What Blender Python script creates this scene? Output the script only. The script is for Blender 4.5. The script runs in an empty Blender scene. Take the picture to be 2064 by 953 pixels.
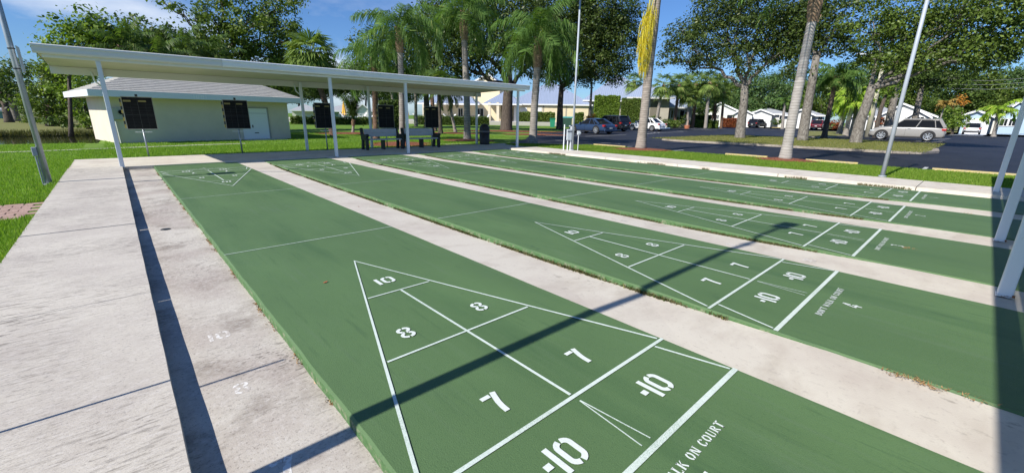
import bpy, math, random
import numpy as np
from mathutils import Vector, Matrix
random.seed(7); rng = np.random.default_rng(7)
R_ = math.radians
scene = bpy.context.scene
C = scene.collection

# ------------------------------------------------------------------ camera
FPX, YAW, PITCH, ROLL = 850.247, 0.745196, 0.276651, 0.017384
CAM = np.array([-0.5913, -0.6895, 1.3828])
def _axes():
    cy, sy = math.cos(YAW), math.sin(YAW); cp, sp = math.cos(PITCH), math.sin(PITCH)
    f0 = np.array([sy, cy, 0]); r0 = np.array([cy, -sy, 0]); u0 = np.array([0, 0, 1.])
    fwd = f0*cp - u0*sp; up = u0*cp + f0*sp
    cr, sr = math.cos(ROLL), math.sin(ROLL)
    return r0*cr + up*sr, up*cr - r0*sr, fwd
RIGHT, UP, FWD = _axes()
cd = bpy.data.cameras.new('camera'); cam = bpy.data.objects.new('camera', cd); C.objects.link(cam)
cd.sensor_fit = 'HORIZONTAL'; cd.sensor_width = 36; cd.lens = FPX/2064*36
cd.clip_start = .05; cd.clip_end = 3000
cam.matrix_world = Matrix(((RIGHT[0], UP[0], -FWD[0], CAM[0]), (RIGHT[1], UP[1], -FWD[1], CAM[1]), (RIGHT[2], UP[2], -FWD[2], CAM[2]), (0, 0, 0, 1)))
scene.camera = cam

# ------------------------------------------------------------------ sky, sun, exposure
SUN_EL = 39.5; SUN_DIR = np.array([-1.0, 0.015])       # horizontal direction towards the sun
w = bpy.data.worlds.new('World'); scene.world = w; w.use_nodes = True
nt = w.node_tree; nt.nodes.clear()
def N(nt, t, **k):
    n = nt.nodes.new(t)
    for a, b in k.items(): setattr(n, a, b)
    return n
out = N(nt, 'ShaderNodeOutputWorld'); bg = N(nt, 'ShaderNodeBackground'); sky = N(nt, 'ShaderNodeTexSky', sky_type='NISHITA')
sky.sun_disc = False; sky.sun_elevation = R_(SUN_EL)
sky.sun_rotation = math.atan2(SUN_DIR[0], SUN_DIR[1])
sky.altitude = 0; sky.air_density = 1.0; sky.dust_density = .25; sky.ozone_density = 3.0
bg.inputs['Strength'].default_value = .064
tc = N(nt, 'ShaderNodeTexCoord'); mp = N(nt, 'ShaderNodeMapping'); mp.inputs['Scale'].default_value = (1, 1, 2.6)
nz = N(nt, 'ShaderNodeTexNoise'); nz.inputs['Scale'].default_value = 3.2; nz.inputs['Detail'].default_value = 8; nz.inputs['Roughness'].default_value = .55
rp = N(nt, 'ShaderNodeValToRGB'); rp.color_ramp.elements[0].position = .47; rp.color_ramp.elements[1].position = .72
# clouds gather in the north-west quarter of the sky (towards +Y)
sep = N(nt, 'ShaderNodeSeparateXYZ'); mr = N(nt, 'ShaderNodeMapRange'); mr.inputs['From Min'].default_value = .62; mr.inputs['From Max'].default_value = .98
mx = N(nt, 'ShaderNodeMath', operation='MULTIPLY'); mix = N(nt, 'ShaderNodeMixRGB'); mix.inputs['Color2'].default_value = (13, 13.6, 14.5, 1)
tint = N(nt, 'ShaderNodeMixRGB', blend_type='MULTIPLY'); tint.inputs['Fac'].default_value = 1; tint.inputs['Color2'].default_value = (.78, 1.12, 1.62, 1)
L = nt.links.new
L(tc.outputs['Generated'], mp.inputs[0]); L(mp.outputs[0], nz.inputs['Vector']); L(nz.outputs[0], rp.inputs[0])
L(tc.outputs['Generated'], sep.inputs[0]); L(sep.outputs['Y'], mr.inputs['Value'])
mr2 = N(nt, 'ShaderNodeMapRange'); mr2.inputs['From Min'].default_value = .30; mr2.inputs['From Max'].default_value = .10; L(sep.outputs['Z'], mr2.inputs['Value']); mx0 = N(nt, 'ShaderNodeMath', operation='MULTIPLY'); L(mr.outputs[0], mx0.inputs[0]); L(mr2.outputs[0], mx0.inputs[1])
L(rp.outputs[0], mx.inputs[0]); L(mx0.outputs[0], mx.inputs[1]); L(mx.outputs[0], mix.inputs['Fac'])
L(sky.outputs[0], tint.inputs['Color1']); L(tint.outputs[0], mix.inputs['Color1']); L(mix.outputs[0], bg.inputs[0]); L(bg.outputs[0], out.inputs[0])
sd = bpy.data.lights.new('sun', 'SUN'); sun = bpy.data.objects.new('sun', sd); C.objects.link(sun)
sd.energy = 5.0; sd.angle = R_(.5); sd.color = (1, .955, .88)
dv = Vector((-SUN_DIR[0], -SUN_DIR[1], 0)).normalized()*math.cos(R_(SUN_EL)) + Vector((0, 0, -math.sin(R_(SUN_EL))))
sun.rotation_euler = dv.to_track_quat('-Z', 'Y').to_euler(); sun.location = (-20, 0, 20)
vs = scene.view_settings; vs.view_transform = 'Standard'; vs.look = 'None'; vs.gamma = 1; vs.exposure = .30; vs.use_curve_mapping = False
scene.render.resolution_x = 1024; scene.render.resolution_y = 472

# ------------------------------------------------------------------ surveying helpers (photo pixel -> world)
def ray(px, py):
    return RIGHT*((px-1032)/FPX) + UP*(-(py-476.5)/FPX) + FWD
def G(px, py, z=0.0):
    d = ray(px, py); P = CAM + d*((z-CAM[2])/d[2]); return (float(P[0]), float(P[1]), z)
def on_y(px, py, y):
    d = ray(px, py); P = CAM + d*((y-CAM[1])/d[1]); return float(P[0]), float(P[2])
class Frame:
    """a standing place: origin on the ground, x to the right of the line of sight, y away"""
    def __init__(s, px, py=None, dist=None, z=0.0, turn=0.0):
        s.px = px
        if dist is None:
            s.o = np.array(G(px, py, z))
        else:
            d = ray(px, 240); h = np.array([d[0], d[1]]); h = h/np.linalg.norm(h)
            s.o = np.array([CAM[0]+h[0]*dist, CAM[1]+h[1]*dist, z])
        v = s.o[:2]-CAM[:2]; s.dist = float(np.linalg.norm(v)); v = v/s.dist
        a = math.atan2(v[0], v[1]); s.rot = -a + turn
        s.ex = np.array([math.cos(s.rot), math.sin(s.rot), 0]); s.ey = np.array([-math.sin(s.rot), math.cos(s.rot), 0])
    def p(s, px, py, dy=0.0):
        d = ray(px, py); q = s.o + s.ey*dy
        t = np.dot(q-CAM, s.ey)/np.dot(d, s.ey); P = CAM + d*t - s.o
        return float(np.dot(P, s.ex)), float(P[2])
    def sc(s):   # px per metre near the base, across and up
        a = s.p(s.px-5, 200); b = s.p(s.px+5, 200); c = s.p(s.px, 180); return 10/abs(b[0]-a[0]), 20/abs(c[1]-s.p(s.px, 200)[1])

# ------------------------------------------------------------------ materials
MATS = {}
def mat(name, col, rough=.7, var=.0, scale=6., col2=None, metal=0, bump=0, bscale=40, stretch=None, spec=.5, lo=.35, hi=.65, coat=0, detail=5):
    if name in MATS: return MATS[name]
    m = bpy.data.materials.new(name); m.use_nodes = True; t = m.node_tree; b = t.nodes['Principled BSDF']
    b.inputs['Roughness'].default_value = rough; b.inputs['Metallic'].default_value = metal
    b.inputs['Specular IOR Level'].default_value = spec; b.inputs['Coat Weight'].default_value = coat
    c1 = (*col, 1)
    if col2 is None and var: col2 = tuple(max(0, c*(1-var)) for c in col)
    tcn = N(t, 'ShaderNodeTexCoord'); mpp = N(t, 'ShaderNodeMapping'); t.links.new(tcn.outputs['Object'], mpp.inputs[0])
    if stretch: mpp.inputs['Scale'].default_value = stretch
    if col2 is not None:
        n = N(t, 'ShaderNodeTexNoise'); n.inputs['Scale'].default_value = scale; n.inputs['Detail'].default_value = detail; n.inputs['Roughness'].default_value = .6
        r = N(t, 'ShaderNodeValToRGB'); r.color_ramp.elements[0].position = lo; r.color_ramp.elements[1].position = hi
        r.color_ramp.elements[0].color = (*col2, 1); r.color_ramp.elements[1].color = c1
        t.links.new(mpp.outputs[0], n.inputs['Vector']); t.links.new(n.outputs[0], r.inputs[0]); t.links.new(r.outputs[0], b.inputs['Base Color'])
    else: b.inputs['Base Color'].default_value = c1
    if bump:
        n2 = N(t, 'ShaderNodeTexNoise'); n2.inputs['Scale'].default_value = bscale; n2.inputs['Detail'].default_value = 4
        bp = N(t, 'ShaderNodeBump'); bp.inputs['Strength'].default_value = bump; bp.inputs['Distance'].default_value = .02
        t.links.new(mpp.outputs[0], n2.inputs['Vector']); t.links.new(n2.outputs[0], bp.inputs['Height']); t.links.new(bp.outputs[0], b.inputs['Normal'])
    MATS[name] = m; return m

def leafmat(name, c1, c2, c3=None, trans=.3, rough=.45):
    if name in MATS: return MATS[name]
    m = bpy.data.materials.new(name); m.use_nodes = True; t = m.node_tree; b = t.nodes['Principled BSDF']; o = t.nodes['Material Output']
    g = N(t, 'ShaderNodeNewGeometry'); r = N(t, 'ShaderNodeValToRGB')
    r.color_ramp.elements[0].color = (*c1, 1); r.color_ramp.elements[1].color = (*c2, 1)
    if c3: e = r.color_ramp.elements.new(.95); e.color = (*c2, 1); r.color_ramp.elements[2].color = (*c3, 1)
    t.links.new(g.outputs['Random Per Island'], r.inputs[0]); t.links.new(r.outputs[0], b.inputs['Base Color'])
    b.inputs['Roughness'].default_value = rough; b.inputs['Specular IOR Level'].default_value = .22
    tr = N(t, 'ShaderNodeBsdfTranslucent'); mx = N(t, 'ShaderNodeMixShader'); mx.inputs[0].default_value = trans
    mc = N(t, 'ShaderNodeMixRGB', blend_type='MULTIPLY'); mc.inputs[0].default_value = 1; mc.inputs[2].default_value = (1.5, 1.6, .6, 1)
    t.links.new(r.outputs[0], mc.inputs[1]); t.links.new(mc.outputs[0], tr.inputs[0])
    t.links.new(b.outputs[0], mx.inputs[1]); t.links.new(tr.outputs[0], mx.inputs[2]); t.links.new(mx.outputs[0], o.inputs[0])
    MATS[name] = m; return m

def layered(name, base, layers, rough=.85, bump=.3, bscale=60, spec=.3):
    """base colour plus noise masks: layers = [(colour, scale, stretch, lo, hi, amount, mask_scale)]"""
    m = bpy.data.materials.new(name); m.use_nodes = True; t = m.node_tree; b = t.nodes['Principled BSDF']
    b.inputs['Roughness'].default_value = rough; b.inputs['Specular IOR Level'].default_value = spec
    tcn = N(t, 'ShaderNodeTexCoord'); cur = None
    rgb = N(t, 'ShaderNodeRGB'); rgb.outputs[0].default_value = (*base, 1); cur = rgb.outputs[0]
    for col, sc, st, lo, hi, amt, ms in layers:
        mpp = N(t, 'ShaderNodeMapping'); mpp.inputs['Scale'].default_value = st; t.links.new(tcn.outputs['Object'], mpp.inputs[0])
        n = N(t, 'ShaderNodeTexNoise'); n.inputs['Scale'].default_value = sc; n.inputs['Detail'].default_value = 6; n.inputs['Roughness'].default_value = .62
        t.links.new(mpp.outputs[0], n.inputs['Vector'])
        r = N(t, 'ShaderNodeMapRange'); r.inputs['From Min'].default_value = lo; r.inputs['From Max'].default_value = hi; r.inputs['To Max'].default_value = amt
        t.links.new(n.outputs[0], r.inputs['Value']); fac = r.outputs[0]
        if ms:
            n3 = N(t, 'ShaderNodeTexNoise'); n3.inputs['Scale'].default_value = ms; n3.inputs['Detail'].default_value = 2; t.links.new(tcn.outputs['Object'], n3.inputs['Vector'])
            r3 = N(t, 'ShaderNodeMapRange'); r3.inputs['From Min'].default_value = .42; r3.inputs['From Max'].default_value = .62; t.links.new(n3.outputs[0], r3.inputs['Value'])
            mu = N(t, 'ShaderNodeMath', operation='MULTIPLY'); t.links.new(fac, mu.inputs[0]); t.links.new(r3.outputs[0], mu.inputs[1]); fac = mu.outputs[0]
        mm = N(t, 'ShaderNodeMixRGB'); mm.inputs['Color2'].default_value = (*col, 1)
        t.links.new(cur, mm.inputs['Color1']); t.links.new(fac, mm.inputs['Fac']); cur = mm.outputs[0]
    t.links.new(cur, b.inputs['Base Color'])
    n2 = N(t, 'ShaderNodeTexNoise'); n2.inputs['Scale'].default_value = bscale; n2.inputs['Detail'].default_value = 5; t.links.new(tcn.outputs['Object'], n2.inputs['Vector'])
    bp = N(t, 'ShaderNodeBump'); bp.inputs['Strength'].default_value = bump; bp.inputs['Distance'].default_value = .01
    t.links.new(n2.outputs[0], bp.inputs['Height']); t.links.new(bp.outputs[0], b.inputs['Normal'])
    MATS[name] = m; return m

GREEN = layered('court_paint', (.092, .162, .066), [
    ((.118, .205, .082), .8, (1, .5, 1), .42, .72, .85, 0), ((.052, .112, .046), 1.5, (1, .12, 1), .50, .72, .8, 0), ((.10, .165, .085), 5, (1, .3, 1), .55, .75, .6, .5), ((.12, .185, .10), 7, (2.4, .10, 1), .52, .66, .45, .9), ((.05, .10, .045), 11, (2, .16, 1), .56, .66, .5, .7),
    ((.046, .10, .042), 60, (1, 1, 1), .55, .8, .6, 0), ((.15, .22, .13), 26, (1, 1, 1), .68, .80, .4, 1.2), ((.035, .07, .035), 4.5, (1, .6, 1), .66, .74, .5, 0)], rough=.62, bump=.3, bscale=160)
GREENSIDE = layered('court_edge_paint', (.08, .165, .06), [((.3, .29, .2), 18, (1, 1, 1), .5, .68, .8, 0), ((.05, .10, .04), 30, (1, 1, 1), .55, .7, .8, 0)], bump=.8)
CONC_OLD = layered('old_concrete', (.575, .53, .455), [
    ((.45, .405, .355), 1.3, (1, 1, 1), .40, .66, .9, 0), ((.38, .335, .28), 4, (1, 8, 1), .48, .64, .4, .8), ((.085, .07, .06), 8, (1, 6.5, 1), .535, .60, .75, .75), ((.085, .07, .06), 17, (1, 6, 1), .56, .62, .7, .5), ((.68, .64, .59), 22, (1, 3, 1), .5, .75, .6, 0),
    ((.12, .10, .09), 60, (1, 3, 1), .57, .66, .6, 0)], bump=.14, bscale=150)
CONC_LOW = layered('low_concrete', (.555, .515, .445), [
    ((.41, .355, .31), 1.0, (1, 1, 1), .38, .60, .95, 0), ((.25, .21, .175), 2.6, (1, 1, 1), .51, .68, .8, 0), ((.64, .60, .55), 30, (1, 1, 1), .5, .75, .6, 0),
    ((.10, .085, .075), 26, (1, 2.6, 1), .54, .62, .8, .9), ((.16, .13, .11), 90, (1, 1, 1), .56, .66, .55, 0)], bump=.16, bscale=150)
CONC_PALE = layered('pale_concrete', (.63, .58, .495), [
    ((.42, .36, .29), 3, (.5, 1, 1), .52, .72, .6, 0), ((.50, .435, .375), 1.2, (1, 1, 1), .45, .70, .8, 0), ((.14, .115, .09), 9, (1.6, 1, 1), .60, .70, .45, .5), ((.40, .35, .30), 40, (1, 1, 1), .57, .72, .5, 0)], bump=.12, bscale=120)
CONC_CURB = mat('curb_concrete', (.40, .35, .29), .85, col2=(.25, .21, .17), scale=2.5, bump=.5)
WHITE_LINE = layered('line_paint', (.63, .71, .65), [((.12, .22, .11), 240, (1, 1, 1), .50, .60, .7, 1.6), ((.42, .52, .44), 20, (1, 1, 1), .5, .7, .5, 0)], rough=.6, bump=.2)
WHITE_MARK = layered('mark_paint', (.70, .75, .71), [((.16, .26, .15), 170, (1, 1, 1), .60, .67, .5, 1.6), ((.62, .68, .62), 30, (1, 1, 1), .5, .7, .6, 0)], rough=.6, bump=.2)
FADED = layered('faded_paint', (.72, .70, .66), [((.46, .41, .36), 30, (1, 1, 1), .46, .56, .9, 0)], bump=.3)
GRASS_GROUND = layered('lawn', (.135, .24, .035), [((.20, .31, .055), .8, (1, 1, 1), .4, .7, .8, 0), ((.05, .10, .02), 9, (1, 1, 1), .45, .7, .8, 0), ((.19, .18, .08), .35, (1, 1, 1), .60, .75, .5, 0)], rough=.95, bump=1, bscale=30, spec=.1)
GRASS_DRY = layered('dry_lawn', (.17, .19, .055), [((.28, .235, .13), 3, (1, 1, 1), .42, .65, .8, 0), ((.08, .12, .03), 9, (1, 1, 1), .5, .7, .7, 0)], rough=.95, bump=1, bscale=30, spec=.1)
ASPH = layered('asphalt', (.020, .022, .030), [((.034, .036, .046), .35, (1, 1, 1), .42, .66, .9, 0), ((.012, .013, .018), 1.6, (.3, 1, 1), .5, .7, .6, 0), ((.06, .06, .07), 120, (1, 1, 1), .6, .75, .6, 0)], rough=.62, bump=.4, bscale=160, spec=.35)
BLADE = leafmat('grass_blade', (.11, .21, .025), (.26, .42, .055), (.42, .40, .14), trans=.35, rough=.5)
BLADE2 = leafmat('grass_blade_bright', (.10, .19, .02), (.25, .37, .05), (.40, .36, .12), trans=.35, rough=.5)
MULCH = mat('mulch', (.30, .10, .05), .95, col2=(.12, .04, .02), scale=30, bump=1, bscale=60)
METAL_WHITE = mat('white_enamel', (.80, .82, .84), .42, col2=(.74, .76, .78), scale=3)
POST_WHITE = layered('post_enamel', (.70, .74, .78), [((.62, .65, .68), 3, (1, 1, .2), .45, .7, .6, 0), ((.5, .47, .42), 14, (1, 1, .5), .66, .74, .6, 0)], rough=.4, bump=.05, spec=.5)
SOFFIT = mat('soffit', (.62, .60, .50), .6, col2=(.54, .52, .43), scale=1.2)
GALV = mat('galvanised_steel', (.40, .44, .48), .45, col2=(.32, .35, .39), scale=5, metal=.55)
RUST = mat('rust', (.30, .13, .05), .9, col2=(.12, .05, .02), scale=40)
DARK = mat('black_plastic', (.018, .022, .026), .5)
BOARD = mat('scoreboard_black', (.010, .011, .013), .7, col2=(.016, .017, .02), scale=3, spec=.15)
BOARDLINE = mat('scoreboard_line', (.055, .06, .062), .7)
YELLOWISH = mat('faded_yellow', (.24, .21, .08), .7)
YELLOW = mat('stop_yellow', (.58, .45, .16), .8, col2=(.42, .35, .2), scale=12)
SLAT = mat('bench_slat', (.52, .54, .58), .65, col2=(.46, .48, .52), scale=4)
STUCCO = mat('shed_stucco', (.70, .62, .50), .9, col2=(.64, .57, .46), scale=1.4, bump=.3, bscale=50)
TRIM = mat('shed_trim', (.74, .77, .80), .5)
DOORW = mat('door_white', (.80, .82, .84), .5)
GLASS = mat('dark_glass', (.012, .014, .018), .03, spec=.35)

# ------------------------------------------------------------------ mesh helpers
def fast_mesh(name, V, F, m, parent=None, smooth=False):
    V = np.asarray(V, dtype=np.float32); F = np.asarray(F, dtype=np.int32)
    me = bpy.data.meshes.new(name); n, k = F.shape
    me.vertices.add(len(V)); me.vertices.foreach_set('co', V.ravel())
    me.loops.add(n*k); me.loops.foreach_set('vertex_index', F.ravel())
    me.polygons.add(n); me.polygons.foreach_set('loop_start', np.arange(0, n*k, k, dtype=np.int32))
    me.polygons.foreach_set('loop_total', np.full(n, k, dtype=np.int32))
    if smooth: me.polygons.foreach_set('use_smooth', np.ones(n, dtype=bool))
    me.update(calc_edges=True); me.materials.append(m)
    o = bpy.data.objects.new(name, me); C.objects.link(o)
    if parent: o.parent = parent
    return o
class MB:
    def __init__(s): s.v = []; s.f = []; s.mi = []; s.cur = 0
    def face(s, pts):
        i = len(s.v); s.v += [tuple(p) for p in pts]; s.f.append(tuple(range(i, i+len(pts)))); s.mi.append(s.cur); return s
    def box(s, x0, x1, y0, y1, z0, z1):
        i = len(s.v)
        s.v += [(x0, y0, z0), (x1, y0, z0), (x1, y1, z0), (x0, y1, z0), (x0, y0, z1), (x1, y0, z1), (x1, y1, z1), (x0, y1, z1)]
        s.f += [tuple(i+q for q in f) for f in ((0, 3, 2, 1), (4, 5, 6, 7), (0, 1, 5, 4), (1, 2, 6, 5), (2, 3, 7, 6), (3, 0, 4, 7))]; s.mi += [s.cur]*6; return s
    def obox(s, c, ax, ay, az):   # oriented box: centre, half vectors
        c, ax, ay, az = map(Vector, (c, ax, ay, az)); i = len(s.v)
        for a in (-1, 1):
            for (p, q) in ((-1, -1), (1, -1), (1, 1), (-1, 1)): s.v.append(tuple(c+ax*p+ay*q+az*a))
        s.f += [tuple(i+q for q in f) for f in ((0, 3, 2, 1), (4, 5, 6, 7), (0, 1, 5, 4), (1, 2, 6, 5), (2, 3, 7, 6), (3, 0, 4, 7))]; s.mi += [s.cur]*6; return s
    def tube(s, pts, rad, n=8, cap=True):
        pts = [Vector(p) for p in pts]
        if not hasattr(rad, '__len__'): rad = [rad]*len(pts)
        base = len(s.v); ref = Vector((.3, .9, .1))
        for k, p in enumerate(pts):
            t = (pts[min(k+1, len(pts)-1)]-pts[max(k-1, 0)]).normalized()
            if abs(t.dot(ref)) > .95: ref = Vector((1, 0, 0))
            u = t.cross(ref).normalized(); v = t.cross(u); ref = v.cross(t) if False else ref
            for j in range(n):
                a = 2*math.pi*j/n; s.v.append(tuple(p+(u*math.cos(a)+v*math.sin(a))*rad[k]))
        for k in range(len(pts)-1):
            for j in range(n):
                a = base+k*n+j; b = base+k*n+(j+1) % n; s.f.append((a, b, b+n, a+n)); s.mi.append(s.cur)
        if cap:
            s.f.append(tuple(base+j for j in range(n))[::-1]); s.f.append(tuple(base+(len(pts)-1)*n+j for j in range(n))); s.mi += [s.cur]*2
        return s
    def prism(s, poly, axis, a, b):   # poly in 2D, extruded along axis ('x','y','z') from a to b
        def P(u, v, w): return {'x': (w, u, v), 'y': (u, w, v), 'z': (u, v, w)}[axis]
        i = len(s.v); n = len(poly)
        s.v += [P(u, v, a) for u, v in poly]+[P(u, v, b) for u, v in poly]
        s.f.append(tuple(range(i, i+n))); s.f.append(tuple(range(i+n, i+2*n))[::-1]); s.mi += [s.cur]*2
        for k in range(n): s.f.append((i+k, i+(k+1) % n, i+n+(k+1) % n, i+n+k)[::-1]); s.mi.append(s.cur)
        return s
    def lathe(s, prof, n=20, c=(0, 0, 0)):
        b = len(s.v)
        for r, z in prof:
            for j in range(n): a = 2*math.pi*j/n; s.v.append((c[0]+r*math.cos(a), c[1]+r*math.sin(a), c[2]+z))
        for k in range(len(prof)-1):
            for j in range(n): p = b+k*n+j; q = b+k*n+(j+1) % n; s.f.append((p, q, q+n, p+n)); s.mi.append(s.cur)
        return s
    def build(s, name, m, parent=None, smooth=False, bevel=0):
        me = bpy.data.meshes.new(name); me.from_pydata(s.v, [], s.f)
        for x in (m if isinstance(m, (list, tuple)) else [m]): me.materials.append(x)
        if isinstance(m, (list, tuple)): me.polygons.foreach_set('material_index', s.mi)
        if smooth: me.polygons.foreach_set('use_smooth', [True]*len(me.polygons))
        me.update(); o = bpy.data.objects.new(name, me); C.objects.link(o)
        if parent: o.parent = parent
        if bevel:
            md = o.modifiers.new('bevel', 'BEVEL'); md.width = bevel; md.segments = 2; md.limit_method = 'ANGLE'
        return o
def tag(o, label=None, cat=None, group=None, kind=None):
    if label: o['label'] = label
    if cat: o['category'] = cat
    if group: o['group'] = group
    if kind: o['kind'] = kind
    return o
def thing(name, label, cat, loc=(0, 0, 0), rot=0.0, group=None):
    o = bpy.data.objects.new(name, None); C.objects.link(o); o.location = [float(q) for q in loc]; o.rotation_euler = (0, 0, rot)
    o.empty_display_size = .2
    return tag(o, label, cat, group)
def fthing(name, label, cat, F, group=None): return thing(name, label, cat, F.o, F.rot, group)
def struct(o): o['kind'] = 'structure'; return o
def copy_tree(o, parent=None):
    c = o.copy(); C.objects.link(c)
    if parent: c.parent = parent
    for ch in list(o.children): copy_tree(ch, c)
    return c

# ================================================================== GROUND
PITCHX = 2.5067; W = 1.83
def sheet(name, poly, z, m): return struct(MB().face([(x, y, z) for x, y in poly]).build(name, m))
# one ground sheet to the horizon
sheet('ground', [(-900, -900), (1200, -900), (1200, 1200), (-900, 1200)], -.16, GRASS_GROUND)
def slab(name, poly, z0, z1, m):
    return struct(MB().prism(poly, 'z', z0, z1).build(name, m))
# lawns (the raised sheets the court yard sits in)
slab('lawn', [(-1.57, -30), (-1.57, 16.45), (14.4, 16.45), (15.5, 17.0), (19, 19.4), (27, 26.8), (40, 32), (70, 36), (120, 40), (120, 400), (6, 400), (6, 29.4), (-1.1, 29.2), (-1.2, 24.9), (-5, 25.6), (-60, 28), (-60, -30)], -.15, -.015, GRASS_GROUND)
slab('lawn', [(-250, 37), (5.99, 35), (5.99, 400), (-250, 400)], -.15, -.012, GRASS_DRY)
slab('lawn', [(13.75, -30), (17.45, -30), (17.45, 13.2), (16.2, 14.6), (14.45, 16.3), (13.75, 14.8)], -.10, .03, GRASS_GROUND)
slab('lawn', [(86, -200), (400, -200), (400, 39.9), (120.1, 39.9), (104, 38), (96, 34), (90, 24), (84, 14), (84, 5), (80, 1), (86, -10)], -.14, -.02, GRASS_DRY)
WATER = mat('lake_water', (.028, .03, .014), .06, spec=.7, bump=.06, bscale=1.2, stretch=(1, 2.5, 1))
sheet('water', [(-60, 28), (-5, 25.6), (-1.2, 24.9), (-1.1, 29.2), (6, 29.4), (6, 35), (-250, 37), (-250, 28)], -.13, WATER)
sheet('parking_lot', [(17.45, -90), (86, -90), (120, 41), (70, 36), (40, 32), (27, 26.8), (19, 19.4), (14.5, 16.6), (14.45, 16.3), (16.2, 14.6), (17.45, 13.2)], -.02, ASPH)

# courts ----------------------------------------------------------------
def court_slab(k, y0, y1):
    x0 = k*PITCHX; x1 = x0+W; n = 150; mb = MB()
    ys = [y0+(y1-y0)*i/n for i in range(n+1)]
    l = [x0+.0015*math.sin(i*.7+k)+random.uniform(-.0022, .0022) for i in range(n+1)]
    r = [x1+.0012*math.sin(i*.5+k*2)+random.uniform(-.001, .001) for i in range(n+1)]
    for i in range(n):
        a, b = ys[i], ys[i+1]
        mb.cur = 0
        mb.face([(l[i]+.012, a, 0), (r[i]-.006, a, 0), (r[i+1]-.006, b, 0), (l[i+1]+.012, b, 0)])
        mb.face([(l[i], a, -.012), (l[i]+.012, a, 0), (l[i+1]+.012, b, 0), (l[i+1], b, -.012)])
        mb.face([(r[i]-.006, a, 0), (r[i], a, -.008), (r[i+1], b, -.008), (r[i+1]-.006, b, 0)])
        mb.cur = 1
        mb.face([(l[i]-.004, a, -.1), (l[i], a, -.012), (l[i+1], b, -.012), (l[i+1]-.004, b, -.1)])
        mb.face([(r[i], a, -.008), (r[i], a, -.1), (r[i+1], b, -.1), (r[i+1], b, -.008)])
    mb.cur = 1
    for y in (y0, y1): mb.face([(x0, y, -.1), (x1, y, -.1), (x1-.006, y, 0), (x0+.012, y, 0)])
    o = mb.build('court', [GREEN, GREENSIDE]); return struct(o)
YN, YF = -1.95, 13.55
for k in range(5): court_slab(k, YN, YF+(.17 if k == 0 else 0))
# walkways between the courts: level with the court on their left, dropping to a curb at the next one
for k in range(4):
    xa = k*PITCHX+W; xb = (k+1)*PITCHX; mb = MB(); ys = [YN, -.35, .3, 1.0, 2.2, 4, 8, 11.5, 12.6, YF]
    dr = [-.012, -.012, -.03, -.05, -.066, -.07, -.068, -.06, -.03, -.012]
    jt = [2.35+.3*k, 6.1, 10.72]
    for i in range(len(ys)-1):
        mb.face([(xa, ys[i], -.010), (xb, ys[i], dr[i]), (xb, ys[i+1], dr[i+1]), (xa, ys[i+1], -.010)])
    o = struct(mb.build('walkway', CONC_PALE))
# narrow slot east of court 1 then the step up to the outer walk
sheet('walkway', [(4*PITCHX+W, YN), (12.2, YN), (12.2, YF), (4*PITCHX+W, YF)], -.03, CONC_PALE)
def jointed(name, x0, x1, ys, z0, z1, m, gap=.012):
    mb = MB()
    for a, b in zip(ys[:-1], ys[1:]): mb.box(x0, x1, a+gap/2, b-gap/2, z0, z1)
    return struct(mb.build(name, m, bevel=.006))
jointed('walkway', 12.16, 13.76, [-8, -5, -2.5, .1, 2.8, 5.6, 8.3, 11, 13.42], -.1, .045, CONC_PALE)
# near and far aprons under the shelters
mb = MB(); xs = [-1.57, 1.55, 4.6, 7.3, 9.9, 12.6, 14.55]
for a, b in zip(xs[:-1], xs[1:]): mb.box(a+.005, b-.005, 13.56 if a > 1.5 else 13.73, 16.45, -.1, .012)
struct(mb.build('walkway', CONC_PALE, bevel=.005))
mb = MB()
for a, b in zip([-1.57, 1.9, 4.5, 7, 9.6, 12.15], [1.9, 4.5, 7, 9.6, 12.15, 12.15]):
    if b > a: mb.box(a+.005, b-.005, -6, -1.96, -.1, .008)
struct(mb.build('walkway', CONC_PALE, bevel=.005))
# low walk between raised walk and court 5, and the raised walk
sheet('walkway', [(-.62, -1.95), (.005, -1.95), (.005, 13.72), (-.62, 13.72)], -.062, CONC_LOW)
mb = MB(); ys = [-1.95, .9, 3.42, 6.2, 8.75, 11.6, 13.72]; ww = [.006, .006, .006, .03, .008, .012, .006]
for i in range(len(ys)-1):
    n = 16
    for j in range(n):
        a = ys[i]+ww[i]/2+(ys[i+1]-ys[i]-ww[i]/2-ww[i+1]/2)*j/n; b = ys[i]+ww[i]/2+(ys[i+1]-ys[i]-ww[i]/2-ww[i+1]/2)*(j+1)/n
        e0 = -.6+.0012*math.sin(a*9); e1 = -.6+.0012*math.sin(b*9)
        mb.face([(-1.56, a, .03), (e0, a, .03), (e1, b, .03), (-1.56, b, .03)])
        mb.face([(e0, a, .03), (e0+.006, a, -.1), (e1+.006, b, -.1), (e1, b, .03)])
        mb.face([(-1.56, b, -.1), (-1.56, a, -.1), (-1.56, a, .03), (-1.56, b, .03)])
    mb.face([(-1.56, ys[i]+ww[i]/2, -.1), (-.6, ys[i]+ww[i]/2, -.1), (-.6, ys[i]+ww[i]/2, .03), (-1.56, ys[i]+ww[i]/2, .03)])
    mb.face([(-1.56, ys[i+1]-ww[i+1]/2, -.1), (-.6, ys[i+1]-ww[i+1]/2, -.1), (-.6, ys[i+1]-ww[i+1]/2, .03), (-1.56, ys[i+1]-ww[i+1]/2, .03)])
struct(mb.build('walkway', CONC_OLD))
slab('soil', [(-1.56, -2), (-.61, -2), (-.61, 13.8), (-1.56, 13.8)], -.12, -.03, mat('soil', (.03, .024, .018), .95, var=.4, scale=30))
slab('soil', [(12.17, -6), (13.7, -6), (13.7, 13.4), (12.17, 13.4)], -.12, .02, MATS['soil'])
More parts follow.
